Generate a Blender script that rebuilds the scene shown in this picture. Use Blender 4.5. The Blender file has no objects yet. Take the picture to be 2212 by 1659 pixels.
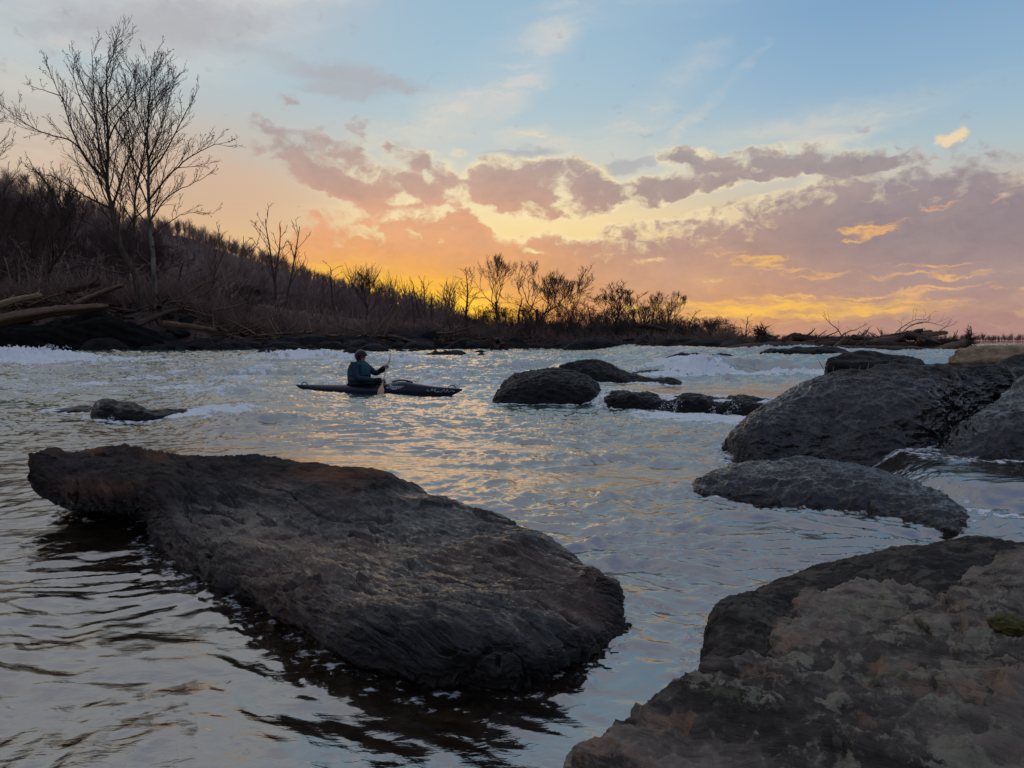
import bpy, math, random
import numpy as np
from mathutils import Vector, Matrix
R = math.radians
PI = math.pi
scene = bpy.context.scene
COL = scene.collection
rng = np.random.default_rng(7)

# ------------------------------------------------------------------ camera
F, CXP, CYP, CAMH = 1600.0, 1106.0, 829.5, 1.08
TH = math.atan(92.5 / 1600.0)
cd = bpy.data.cameras.new('camera')
cam = bpy.data.objects.new('camera', cd)
COL.objects.link(cam)
cam.location = (0, 0, CAMH)
cam.rotation_euler = (PI / 2 - TH, 0, 0)
cd.sensor_width = 36.0
cd.lens = F / 2212.0 * 36.0
cd.clip_start = 0.05
cd.clip_end = 6000.0
scene.camera = cam
scene.view_settings.view_transform = 'Standard'
scene.view_settings.look = 'None'
scene.view_settings.exposure = 0.0
scene.view_settings.gamma = 1.0
scene.cycles.use_denoising = True
scene.cycles.denoising_prefilter = 'ACCURATE'
scene.cycles.max_bounces = 4
scene.cycles.diffuse_bounces = 2
scene.cycles.glossy_bounces = 3
scene.cycles.use_adaptive_sampling = True
scene.cycles.adaptive_threshold = 0.012
scene.cycles.transmission_bounces = 3
scene.cycles.caustics_reflective = False
scene.cycles.caustics_refractive = False
scene.cycles.sample_clamp_indirect = 4.0

def ray(px, py):
    a, b = (px - CXP) / F, (CYP - py) / F
    return np.array([a, math.cos(TH) + math.sin(TH) * b, -math.sin(TH) + math.cos(TH) * b])
def P(px, py, Y):
    """point of the place seen at (px, py) that stands Y metres away"""
    d = ray(px, py)
    return d * (Y / d[1]) + np.array([0, 0, CAMH])
def W(px, py, z=0.0):
    d = ray(px, py)
    return d * ((z - CAMH) / d[2]) + np.array([0, 0, CAMH])
def lin(c):
    c = c / 255.0
    return c / 12.92 if c <= 0.04045 else ((c + 0.055) / 1.055) ** 2.4
def L3(r, g, b):
    return (lin(r), lin(g), lin(b), 1.0)

# ------------------------------------------------------------------ numpy noise
def _hash(ix, iy, iz, seed):
    h = (ix.astype(np.int64) * 374761393 + iy.astype(np.int64) * 668265263 + iz.astype(np.int64) * 2147483647 + seed * 144665) & 0xFFFFFFFF
    h = ((h ^ (h >> 13)) * 1274126177) & 0xFFFFFFFF
    return (h ^ (h >> 16)) & 0xFFFF
def pn3(x, y, z, seed=0):
    """gradient noise, about -1..1"""
    x0, y0, z0 = np.floor(x), np.floor(y), np.floor(z)
    fx, fy, fz = x - x0, y - y0, z - z0
    u, v, w = fx**3*(fx*(fx*6-15)+10), fy**3*(fy*(fy*6-15)+10), fz**3*(fz*(fz*6-15)+10)
    out = 0
    for dx in (0, 1):
        for dy in (0, 1):
            for dz in (0, 1):
                h = _hash(x0+dx, y0+dy, z0+dz, seed).astype(np.float32)
                a = h * (2*PI/256.0)
                c = (h // 256) / 128.0 - 1.0
                s = np.sqrt(np.maximum(0, 1-c*c))
                g = (np.cos(a)*s)*(fx-dx) + (np.sin(a)*s)*(fy-dy) + c*(fz-dz)
                wt = (u if dx else 1-u)*(v if dy else 1-v)*(w if dz else 1-w)
                out = out + g*wt
    return out * 1.5
def pn2(x, y, seed=0):
    x0, y0 = np.floor(x), np.floor(y)
    fx, fy = x - x0, y - y0
    u, v = fx**3*(fx*(fx*6-15)+10), fy**3*(fy*(fy*6-15)+10)
    out = 0
    z = np.zeros_like(x0)
    for dx in (0, 1):
        for dy in (0, 1):
            a = _hash(x0+dx, y0+dy, z, seed).astype(np.float32) * (2*PI/65536.0)
            g = np.cos(a)*(fx-dx) + np.sin(a)*(fy-dy)
            out = out + g*(u if dx else 1-u)*(v if dy else 1-v)
    return out * 1.5
def fbm2(x, y, o=4, seed=0, g=0.5):
    s, a = 0, 1.0
    for k in range(o):
        s = s + a*pn2(x, y, seed+k*17); a *= g; x = x*2.03+5.1; y = y*2.03+1.7
    return s
def rid2(x, y, o=4, seed=0, g=0.5):
    s, a = 0, 1.0
    for k in range(o):
        s = s + a*(1-2*np.abs(pn2(x, y, seed+k*17))); a *= g; x = x*2.07+5.1; y = y*2.07+1.7
    return s
def fbm3(p, f, o=4, seed=0, g=0.5, ridge=False):
    s, a = 0, 1.0
    x, y, z = p[..., 0]*f, p[..., 1]*f, p[..., 2]*f
    for k in range(o):
        n = pn3(x, y, z, seed+k*17)
        s = s + a*((1-2*np.abs(n)) if ridge else n); a *= g
        x = x*2.03+5.1; y = y*2.03+1.7; z = z*2.03+9.2
    return s
def sst(a, b, x):
    t = np.clip((x-a)/(b-a), 0, 1)
    return t*t*(3-2*t)

# ------------------------------------------------------------------ meshes and tags
def new_mesh(name, V, Fc, smooth=True):
    """V (n,3) array; Fc an (m,k) array or a list of such arrays"""
    V = np.asarray(V, dtype=np.float32)
    if not isinstance(Fc, list): Fc = [Fc]
    Fc = [np.asarray(f, dtype=np.int32) for f in Fc if len(f)]
    me = bpy.data.meshes.new(name)
    me.vertices.add(len(V)); me.vertices.foreach_set('co', V.ravel())
    li = np.concatenate([f.ravel() for f in Fc])
    tot = np.concatenate([np.full(len(f), f.shape[1], dtype=np.int32) for f in Fc])
    st = np.concatenate([[0], np.cumsum(tot)[:-1]]).astype(np.int32)
    me.loops.add(len(li)); me.loops.foreach_set('vertex_index', li)
    me.polygons.add(len(tot)); me.polygons.foreach_set('loop_start', st); me.polygons.foreach_set('loop_total', tot)
    me.polygons.foreach_set('use_smooth', np.full(len(tot), smooth))
    me.update(calc_edges=True); me.validate()
    return me
def put(name, me, mat=None, parent=None, loc=(0, 0, 0)):
    o = bpy.data.objects.new(name, me)
    if mat and not me.materials: me.materials.append(mat)
    o.location = loc
    if parent: o.parent = parent
    COL.objects.link(o)
    return o
def mesh_obj(name, V, Fc, mat, parent=None, smooth=True, base=None):
    """link a mesh whose vertices are in world space; its origin goes to its base (or to its parent's)"""
    V = np.asarray(V, dtype=float)
    if parent is not None:
        pl = np.array(parent.matrix_basis.translation)
        if parent.parent is not None: pl = pl + np.array(parent.parent.matrix_basis.translation)
        return put(name, new_mesh(name, V - pl, Fc, smooth), mat, parent)
    if base is None:
        base = np.array([V[:, 0].mean(), V[:, 1].mean(), V[:, 2].min()])
    return put(name, new_mesh(name, V - np.array(base), Fc, smooth), mat, None, tuple(base))
def tag(o, label=None, cat=None, group=None, kind=None):
    if label: o['label'] = label
    if cat: o['category'] = cat
    if group: o['group'] = group
    if kind: o['kind'] = kind
    return o
def empty(name, loc):
    o = bpy.data.objects.new(name, None); o.location = tuple(loc); o.empty_display_size = 0.2
    COL.objects.link(o); return o
def grid_faces(n, m, wrap=False, off=0):
    """n rows of m points; wrap closes each row"""
    i = np.arange(n-1)[:, None]; j = np.arange(m if wrap else m-1)[None, :]
    a = i*m + j; b = i*m + (j+1) % m
    return np.stack([a, b, b+m, a+m], -1).reshape(-1, 4) + off
def tubes(items, sides=5, jit=0.0):
    """items: list of (points (k,3), radii (k,)) -> V, F; ends are closed to points"""
    Vs, Fs, off = [], [], 0
    for it in items:
        pts, rad = np.asarray(it[0], float), np.asarray(it[1], float)
        s = it[2] if len(it) > 2 else sides
        k = len(pts)
        t = np.gradient(pts, axis=0); t /= np.linalg.norm(t, axis=1)[:, None] + 1e-9
        ref = np.array([0.0, 0, 1]) if abs(t[:, 2]).mean() < 0.9 else np.array([1.0, 0, 0])
        u = np.cross(t, ref); u /= np.linalg.norm(u, axis=1)[:, None] + 1e-9
        v = np.cross(t, u)
        a = np.arange(s) * 2*PI/s
        ring = pts[:, None, :] + rad[:, None, None]*(np.cos(a)[None, :, None]*u[:, None, :] + np.sin(a)[None, :, None]*v[:, None, :])
        Vs.append(ring.reshape(-1, 3)); Fs.append(grid_faces(k, s, True, off))
        off += k*s
    return np.concatenate(Vs), np.concatenate(Fs)

# ------------------------------------------------------------------ node helper
class NG:
    def __init__(s, tree): s.t = tree; s.n = tree.nodes; s.l = tree.links
    def node(s, typ, **kw):
        n = s.n.new(typ)
        for k, v in kw.items(): setattr(n, k, v)
        return n
    def put(s, sock, v):
        if isinstance(v, bpy.types.NodeSocket): s.l.new(v, sock)
        elif v is not None: sock.default_value = v
    def m(s, op, a, b=None, c=None, clamp=False):
        n = s.node('ShaderNodeMath', operation=op, use_clamp=clamp)
        s.put(n.inputs[0], a); s.put(n.inputs[1], b); s.put(n.inputs[2], c)
        return n.outputs[0]
    def add(s, a, b): return s.m('ADD', a, b)
    def sub(s, a, b): return s.m('SUBTRACT', a, b)
    def mul(s, a, b): return s.m('MULTIPLY', a, b)
    def mx(s, a, b): return s.m('MAXIMUM', a, b)
    def mn(s, a, b): return s.m('MINIMUM', a, b)
    def vm(s, op, a, b=None):
        n = s.node('ShaderNodeVectorMath', operation=op)
        s.put(n.inputs[0], a); s.put(n.inputs[1], b)
        return n.outputs['Value'] if op in ('LENGTH', 'DOT_PRODUCT') else n.outputs[0]
    def ss(s, x, a, b, lo=0.0, hi=1.0, kind='SMOOTHSTEP'):
        n = s.node('ShaderNodeMapRange', interpolation_type=kind)
        s.put(n.inputs['Value'], x)
        for k, v in zip(('From Min', 'From Max', 'To Min', 'To Max'), (a, b, lo, hi)): s.put(n.inputs[k], v)
        return n.outputs[0]
    def noise(s, v, scale, detail=4.0, rough=0.5, dist=0.0, lac=2.0, out=0):
        n = s.node('ShaderNodeTexNoise')
        s.put(n.inputs['Vector'], v); n.inputs['Scale'].default_value = scale; n.inputs['Detail'].default_value = detail
        n.inputs['Roughness'].default_value = rough; n.inputs['Distortion'].default_value = dist; n.inputs['Lacunarity'].default_value = lac
        return n.outputs[out]
    def voro(s, v, scale, feature='F1', rand=1.0, out='Distance'):
        n = s.node('ShaderNodeTexVoronoi', feature=feature)
        s.put(n.inputs['Vector'], v); n.inputs['Scale'].default_value = scale; n.inputs['Randomness'].default_value = rand
        return n.outputs[out]
    def mapping(s, v, loc=(0, 0, 0), rot=(0, 0, 0), scale=(1, 1, 1), typ='POINT'):
        n = s.node('ShaderNodeMapping', vector_type=typ)
        s.put(n.inputs['Vector'], v); n.inputs['Location'].default_value = loc; n.inputs['Rotation'].default_value = rot; n.inputs['Scale'].default_value = scale
        return n.outputs[0]
    def mix(s, f, a, b, blend='MIX'):
        n = s.node('ShaderNodeMix', data_type='RGBA', blend_type=blend)
        s.put(n.inputs[0], f); s.put(n.inputs[6], a); s.put(n.inputs[7], b)
        return n.outputs[2]
    def ramp(s, f, stops, interp='LINEAR'):
        n = s.node('ShaderNodeValToRGB'); r = n.color_ramp; r.interpolation = interp
        stops = sorted(stops, key=lambda t: t[0])
        while len(r.elements) < len(stops): r.elements.new(0.5)
        for e, (p, c) in zip(r.elements, stops): e.position = p; e.color = c if len(c) == 4 else (*c, 1)
        s.put(n.inputs[0], f)
        return n.outputs[0]
    def xyz(s, x, y, z):
        n = s.node('ShaderNodeCombineXYZ')
        s.put(n.inputs[0], x); s.put(n.inputs[1], y); s.put(n.inputs[2], z)
        return n.outputs[0]
    def sep(s, v):
        n = s.node('ShaderNodeSeparateXYZ'); s.put(n.inputs[0], v); return n.outputs
    def bump(s, h, strength=0.5, dist=0.02, normal=None):
        n = s.node('ShaderNodeBump'); s.put(n.inputs['Height'], h)
        n.inputs['Strength'].default_value = strength; n.inputs['Distance'].default_value = dist
        if normal is not None: s.put(n.inputs['Normal'], normal)
        return n.outputs[0]
def new_mat(name):
    m = bpy.data.materials.new(name); m.use_nodes = True
    m.node_tree.nodes.clear()
    g = NG(m.node_tree)
    g.out = g.node('ShaderNodeOutputMaterial')
    g.bs = g.node('ShaderNodeBsdfPrincipled')
    g.l.new(g.bs.outputs[0], g.out.inputs[0])
    g.tc = g.node('ShaderNodeTexCoord')
    g.geo = g.node('ShaderNodeNewGeometry')
    g.obj = g.tc.outputs['Object']; g.pos = g.geo.outputs['Position']
    g.mat = m
    return g
# ------------------------------------------------------------------ sky (world, laid out by compass direction and height above the horizon)
wd = bpy.data.worlds.new('World'); scene.world = wd; wd.use_nodes = True
wd.node_tree.nodes.clear()
g = NG(wd.node_tree)
wout = g.node('ShaderNodeOutputWorld'); bg = g.node('ShaderNodeBackground')
g.l.new(bg.outputs[0], wout.inputs[0])
tcw = g.node('ShaderNodeTexCoord')
dv = g.vm('NORMALIZE', tcw.outputs['Generated'])
sx, sy, sz = g.sep(dv)
az = g.mul(g.m('ARCTAN2', sx, sy), 10.0)
el = g.mul(g.m('ARCSINE', sz), 10.0)
def AE(px, py):
    d = ray(px, py); d = d/np.linalg.norm(d)
    return 10*math.atan2(d[0], d[1]), 10*math.asin(d[2])
def EL(py, px=1106): return AE(px, py)[1]
elp = g.mul(el, 1/5.0)                        # ramp coordinate: 0 at the horizon, 1 at 28.6 degrees
def eramp(stops, px=1106):
    return g.ramp(elp, [(max(0, min(1, EL(y, px)/5.0)), L3(*c)) for y, c in stops], 'LINEAR')
pw = g.xyz(az, el, 0.0)
# slow warp
w1 = g.noise(g.mapping(pw, (3.1, 7.7, 0), (0, 0, 0), (1, 1.6, 1)), 2.2, 5.0, 0.6, out='Color')
warp = g.vm('SCALE', g.vm('SUBTRACT', w1, (0.5, 0.5, 0.5))); warp.node.inputs['Scale'].default_value = 0.34
pwp = g.vm('ADD', pw, warp)
n1a = g.noise(g.mapping(pwp, (0, 0, 0), (0, 0, R(8)), (1, 1.6, 1)), 3.0, 9.0, 0.66)       # cumulus texture
n1b = g.voro(g.mapping(pwp, (2, 0, 0), (0, 0, R(8)), (1, 1.35, 1)), 4.2, 'SMOOTH_F1')
n1c = g.voro(g.mapping(pwp, (2, 5, 0), (0, 0, 0), (1, 1.35, 1)), 11.0, 'SMOOTH_F1')
n1 = g.sub(g.add(n1a, 0.19), g.add(g.mul(n1b, 0.30), g.mul(n1c, 0.16)))
n2 = g.noise(g.mapping(pwp, (11, 3, 0), (0, 0, R(-3)), (0.8, 5.5, 1)), 1.9, 8.0, 0.62)    # flat streaks near the horizon
n3 = g.noise(g.mapping(pwp, (5, 9, 0), (0, 0, R(33)), (0.5, 2.6, 1)), 0.9, 8.0, 0.62)      # high cirrus
def blob(px, py, rx, ry, rot=0.0, src=None):
    a, e = AE(px, py); k = math.cos(math.atan((px-CXP)/F))
    mp = g.mapping(src or pwp, (a, e, 0), (0, 0, R(rot)), (rx/160.0*k, ry/160.0*k, 1), 'TEXTURE')
    t = g.node('ShaderNodeTexGradient', gradient_type='SPHERICAL'); g.l.new(mp, t.inputs[0])
    return t.outputs['Fac']
def total(bl, src=None):
    acc = None
    for b in bl:
        v = g.mul(blob(*b[:5], src=src), b[5])
        acc = v if acc is None else g.add(acc, v)
    return acc
# clear sky colours: left, centre, right
cl = eramp([(737, (250, 190, 110)), (600, (240, 190, 122)), (520, (230, 190, 140)), (440, (214, 184, 156)), (350, (202, 190, 178)), (260, (196, 196, 192)),
            (170, (184, 200, 208)), (60, (188, 196, 202)), (0, (196, 198, 202))], 500)
cc = eramp([(737, (252, 158, 40)), (690, (255, 190, 46)), (640, (255, 205, 80)), (560, (252, 218, 142)), (470, (250, 226, 172)), (400, (224, 215, 190)), (330, (200, 208, 205)),
            (240, (178, 201, 212)), (150, (168, 197, 214)), (0, (158, 190, 212))])
cr = eramp([(737, (200, 150, 130)), (705, (238, 172, 96)), (670, (252, 194, 92)), (600, (240, 188, 120)), (500, (225, 180, 140)), (400, (200, 190, 180)), (330, (180, 197, 202)),
            (250, (162, 190, 208)), (150, (146, 180, 208)), (0, (130, 168, 204))], 1900)
azl = g.ss(az, AE(420, 500)[0], AE(1000, 500)[0])
azr = g.ss(az, AE(1150, 500)[0], AE(1900, 500)[0])
clear = g.mix(azr, g.mix(azl, cl, cc), cr)
# veil of cirrus and thin high cloud
veil = g.mul(g.ss(n3, 0.38, 0.75), 0.9)
vz = total([(230, 40, 520, 150, 8, 1.6), (560, 10, 320, 70, 14, 1.8), (950, 255, 330, 90, 32, 1.3), (1090, 175, 120, 40, 8, 1.6), (1190, 90, 260, 60, 52, 1.1), (1400, 0, 330, 50, 5, .9),
            (1440, 215, 190, 55, 38, 1.3), (1340, 275, 160, 40, 14, 1.4), (1165, 298, 120, 26, -6, 2.0), (1520, 230, 190, 16, 40, 1.6), (1750, 290, 420, 50, 8, 0.9), (1900, 275, 220, 22, 12, 0.9),
            (60, 290, 400, 140, 0, 1.0), (1600, 340, 500, 110, 0, .6)])
veilc = g.mix(g.ss(el, EL(330), EL(120)), L3(232, 220, 198), L3(214, 213, 210))
vm_ = g.m('MINIMUM', g.mul(g.mul(vz, 0.85), g.add(veil, 0.10)), 0.75)
sky0 = g.mix(vm_, clear, veilc)
# thin grey patches high up
gz = total([(760, 165, 260, 36, -6, 1.6), (330, 60, 420, 90, 10, 1.4), (720, 200, 150, 22, -3, 1.3), (1130, 328, 120, 16, 0, 1.6), (1345, 362, 150, 18, 8, 1.7), (860, 315, 60, 16, 0, 1.2)])
gm = g.mul(g.ss(g.mul(gz, g.add(n1, 0.35)), 0.25, 1.0), 0.75)
sky1 = g.mix(gm, sky0, L3(178, 178, 184))
# the cloud bank: its upper edge by azimuth
fc = g.node('ShaderNodeFloatCurve')
u01 = g.ss(az, AE(300, 737)[0], AE(2300, 737)[0], kind='LINEAR')
pts = [(300, 640), (500, 600), (640, 470), (760, 455), (860, 440), (960, 420), (1040, 395), (1150, 440), (1290, 470), (1400, 468), (1500, 450), (1610, 425), (1690, 392), (1780, 362), (1880, 345), (2000, 338), (2212, 333), (2300, 333)]
cv = fc.mapping.curves[0]
cp = []
a0, a1 = AE(300, 737)[0], AE(2300, 737)[0]
for px, py in pts:
    a, e = AE(px, py); cp.append(((a-a0)/(a1-a0), e/5.0))
cp[0] = (0, cp[0][1]); cp[-1] = (1, cp[-1][1])
while len(cv.points) < len(cp): cv.points.new(0.5, 0.5)
for q, (x, y) in zip(cv.points, cp): q.location = (x, y)
fc.mapping.update()
g.put(fc.inputs['Value'], u01)
edge = g.mul(fc.outputs[0], 5.0)
bank = g.m('MINIMUM', g.mul(g.sub(edge, el), 3.2), 2.5)
bank = g.m('MAXIMUM', bank, -2.0)
blobs = [(618, 222, 58, 30, 0, 1.5), (575, 275, 60, 30, -35, 1.5), (660, 305, 75, 40, -15, 2.0), (735, 262, 50, 30, 0, 1.3), (783, 288, 38, 40, -40, 1.7), (590, 322, 70, 20, -10, 1.2),
         (755, 335, 75, 38, -20, 2.0), (680, 370, 110, 45, -25, 2.2), (790, 408, 130, 50, -12, 2.2), (720, 400, 120, 40, -20, 1.4), (905, 345, 90, 28, -8, 1.8), (880, 385, 90, 40, -10, 1.7), (955, 375, 80, 22, -25, 1.5), (945, 410, 90, 40, 0, 1.6),
         (1105, 385, 110, 62, 0, 2.4), (1060, 410, 70, 50, 0, 1.8), (1195, 360, 80, 30, 0, 1.5), (1255, 385, 90, 50, -25, 1.9), (1290, 425, 80, 50, 0, 2.0), (1175, 430, 120, 60, 0, 1.8),
         (1400, 410, 110, 38, 2, 2.2), (1480, 400, 90, 28, 0, 1.8), (1500, 352, 95, 38, -12, 2.2), (1460, 340, 50, 30, -20, 1.3), (1600, 352, 120, 36, 0, 2.0), (1720, 345, 110, 44, 0, 2.0), (1850, 352, 120, 34, 0, 1.7), (1620, 385, 150, 22, 4, 1.5), (1560, 400, 80, 28, 0, 1.3),
         (1620, 320, 50, 16, 0, 1.0), (990, 330, 30, 14, 0, 1.0), (850, 318, 45, 14, -10, 1.3)]
holes = [(1060, 470, 110, 26, -28, 1.9), (1110, 500, 90, 40, -20, 2.0), (1155, 480, 40, 50, 60, 1.4), (1090, 525, 50, 30, -50, 1.2), (1255, 500, 80, 30, -8, 2.2), (1220, 430, 50, 40, -20, 1.2), (1290, 462, 60, 16, -20, 1.2), (1165, 548, 36, 12, 0, 2.0), (1400, 566, 60, 10, 0, 1.7),
         (1380, 466, 140, 22, 4, 1.6), (1520, 432, 190, 20, 9, 1.8), (1660, 405, 130, 18, 8, 1.5), (1010, 420, 60, 30, -20, 1.0), (700, 425, 80, 16, -10, 1.3), (860, 430, 60, 14, 0, 1.3), (1530, 604, 60, 14, 0, 1.3)]
dsum = g.sub(g.add(g.m('MAXIMUM', bank, -0.9), g.mul(total(blobs), 1.22)), total(holes))
near = g.ss(dsum, -0.88, 0.1)
dens = g.add(g.m('MINIMUM', dsum, 2.6), g.mul(g.sub(n1, 0.50), 5.4))
cmask = g.ss(dens, -0.35, 1.35)
# cloud colours by place
k1 = eramp([(737, (240, 150, 80)), (660, (252, 172, 76)), (600, (246, 172, 96)), (540, (238, 168, 114)), (470, (224, 166, 132)), (400, (200, 165, 152)), (330, (180, 162, 158)), (200, (165, 160, 168))])
k2 = eramp([(737, (214, 150, 112)), (660, (222, 160, 116)), (600, (212, 162, 132)), (540, (184, 148, 138)), (460, (170, 146, 144)), (380, (172, 156, 156)), (320, (160, 156, 164))])
k3 = eramp([(737, (184, 142, 136)), (680, (186, 148, 140)), (620, (172, 148, 148)), (540, (150, 136, 144)), (450, (152, 140, 148)), (380, (156, 147, 155)), (320, (164, 160, 168))])
kz1 = g.ss(az, AE(1000, 500)[0], AE(1450, 500)[0]); kz2 = g.ss(az, AE(1500, 500)[0], AE(2050, 500)[0])
cloudc = g.mix(kz2, g.mix(kz1, k1, k2), k3)
# soft relief inside the clouds
n4 = g.noise(g.mapping(pwp, (1, 14, 0), (0, 0, R(5)), (0.8, 2.6, 1)), 0.9, 5.0, 0.5)
cloudc = g.mix(g.ss(n4, 0.35, 0.75, 0.0, 0.24), cloudc, g.mix(0.5, cloudc, L3(236, 200, 168)))
cloudc = g.mix(g.mul(g.ss(dens, 1.4, 3.2), 0.30), cloudc, g.mix(0.55, cloudc, L3(120, 108, 122)))
cloudc = g.mix(1.0, cloudc, g.ramp(n1a, [(0.30, (0.84, 0.83, 0.86)), (0.5, (0.97, 0.97, 0.97)), (0.72, (1.12, 1.08, 1.04))]), 'MULTIPLY')
# lit rims towards the sun
sunny = g.ss(blob(1280, 470, 760, 380, 4, src=pw), 0.0, 0.6)
rim = g.mul(g.mul(g.ss(dens, -1.7, 0.4), near), g.mul(sunny, g.ss(n1b, 0.75, 0.15, 0.35, 1.0)))
sky2 = g.mix(g.mul(rim, 0.92), sky1, L3(255, 236, 188))
# the left flank: a warm haze of thin cloud
lz = total([(560, 430, 330, 90, -18, 1.5), (300, 350, 420, 120, 0, 1.0), (600, 520, 300, 60, -10, 0.8)])
sky2 = g.mix(g.mul(g.m('MINIMUM', g.mul(lz, g.add(n3, 0.1)), 1.0), 0.55), sky2, L3(222, 182, 152))
sky3 = g.mix(g.mul(cmask, 0.97), sky2, cloudc)
# glowing streaks low over the horizon
sz_ = total([(640, 600, 330, 60, -12, 1.8), (790, 590, 260, 34, -6, 1.6), (800, 635, 330, 34, -2, 1.8), (930, 640, 200, 40, 0, 1.6), (1650, 665, 420, 34, 0, 2.0), (1850, 655, 260, 16, 2, 1.4), (1600, 690, 300, 14, 0, 1.3),
              (1650, 568, 150, 24, -7, 1.7), (1760, 590, 150, 14, 0, 1.5), (1880, 495, 90, 20, 6, 2.0), (2030, 448, 50, 14, 12, 1.9), (1860, 508, 110, 14, 0, 1.3), (1770, 522, 60, 8, 14, 1.3), (2060, 580, 190, 14, -4, 1.7), (1980, 598, 240, 12, 0, 1.2),
              (2080, 628, 220, 12, -2, 1.8), (1900, 640, 220, 14, 3, 1.1), (2000, 660, 160, 10, 4, 1.0), (2150, 440, 30, 6, 10, 1.8), (1560, 545, 90, 8, 0, 1.5), (1350, 566, 60, 7, 0, 1.6), (1160, 298, 60, 10, -14, 1.9)])
sm = g.ss(g.add(g.mul(g.m('MINIMUM', sz_, 1.0), 1.0), g.mul(g.sub(n2, 0.5), 8.0)), 0.6, 2.3)
sm = g.mul(sm, g.m('MINIMUM', g.mul(sz_, 2.5), 1.0))
gl = g.ramp(u01, [(0.0, L3(255, 205, 110)), (0.2, L3(255, 206, 90)), (0.34, L3(255, 205, 60)), (0.5, L3(255, 215, 120)), (0.7, L3(252, 196, 104)), (0.88, L3(238, 178, 124)), (1.0, L3(232, 174, 130))])
gl = g.mix(g.ss(el, EL(470), EL(330)), gl, L3(255, 226, 178))
sky4 = g.mix(g.mul(sm, 0.88), sky3, gl)
puff = g.ss(g.add(g.mul(blob(2044, 301, 46, 15, 4), 2.2), g.mul(g.sub(n1, 0.5), 4.0)), 0.3, 1.6)
sky4 = g.mix(g.mul(puff, g.ss(blob(2044, 301, 90, 34, 4, src=pw), 0, 0.3)), sky4, L3(240, 216, 180))
# faint streaky relief along the lower sky
lowm = g.mul(g.ss(el, EL(560), EL(690)), g.ss(el, -0.2, 0.2))
sky4 = g.mix(g.mul(lowm, g.ss(n2, 0.50, 0.70, 0.0, 0.34)), sky4, g.mix(0.6, sky4, L3(255, 214, 130)))
sky4 = g.mix(g.mul(lowm, g.ss(n2, 0.46, 0.32, 0.0, 0.5)), sky4, g.mix(0.6, sky4, L3(176, 126, 118)))
# the core of the glow where the sun has gone down
core = g.ss(blob(880, 672, 400, 135, -8, src=pwp), 0.0, 0.95)
band2 = g.ss(blob(1690, 668, 440, 30, 0), 0.0, 0.8)
sky4 = g.mix(g.mul(band2, g.ss(n2, 0.3, 0.6, 0.25, 0.85)), sky4, L3(255, 198, 92))
sky5 = g.mix(g.mul(core, 0.84), sky4, L3(255, 194, 30))
core2 = g.ss(blob(905, 668, 270, 58, -4, src=pw), 0.0, 0.9)
sky5 = g.mix(g.mul(core2, 0.65), sky5, (1.25, 0.78, 0.07, 1))
# overhead and behind, out of view: dusk sky, and the dark below the horizon
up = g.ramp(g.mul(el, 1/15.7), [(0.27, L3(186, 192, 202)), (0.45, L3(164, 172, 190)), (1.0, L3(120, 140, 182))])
up = g.mix(g.ss(g.noise(g.mapping(dv, scale=(1, 1, 2)), 3.2, 5, 0.6), 0.42, 0.62, 0, 0.6), up, L3(204, 194, 184))  # unseen soft clouds added to vary the water reflections
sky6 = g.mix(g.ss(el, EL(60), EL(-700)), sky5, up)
back = g.ramp(g.mul(el, 1/15.7), [(0.0, L3(70, 62, 62)), (0.10, L3(105, 98, 104)), (0.2, L3(156, 158, 178)), (0.5, L3(150, 164, 194)), (1.0, L3(120, 140, 182))])  # low band darkened to dim the light from behind, as unseen woods would
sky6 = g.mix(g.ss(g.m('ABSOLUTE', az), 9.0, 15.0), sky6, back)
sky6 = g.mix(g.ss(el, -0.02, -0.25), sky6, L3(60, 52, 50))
# physical dusk sky adds its own gradient
ns = g.node('ShaderNodeTexSky'); ns.sky_type = 'NISHITA'; ns.sun_disc = False
SUN_AZ = AE(930, 700)[0]/10
ns.sun_elevation = R(2.0); ns.sun_rotation = SUN_AZ; ns.altitude = 50
nsv = g.vm('SCALE', ns.outputs[0]); nsv.node.inputs['Scale'].default_value = 0.05
fin = g.mix(0.06, sky6, nsv)
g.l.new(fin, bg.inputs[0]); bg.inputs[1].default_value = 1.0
wd.cycles.sampling_method = 'MANUAL'; wd.cycles.sample_map_resolution = 1024
# the last light of the set sun, soft and warm, from the glow at the horizon
sl = bpy.data.lights.new('sun', 'SUN'); sl.energy = 0.15; sl.angle = R(25); sl.color = (1.0, 0.66, 0.36)
so = bpy.data.objects.new('sun', sl); COL.objects.link(so)
so.location = (0, 0, 60)
sd = Vector((math.sin(SUN_AZ)*math.cos(R(1.5)), math.cos(SUN_AZ)*math.cos(R(1.5)), math.sin(R(1.5))))
so.rotation_euler = sd.to_track_quat('Z', 'Y').to_euler()
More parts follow.
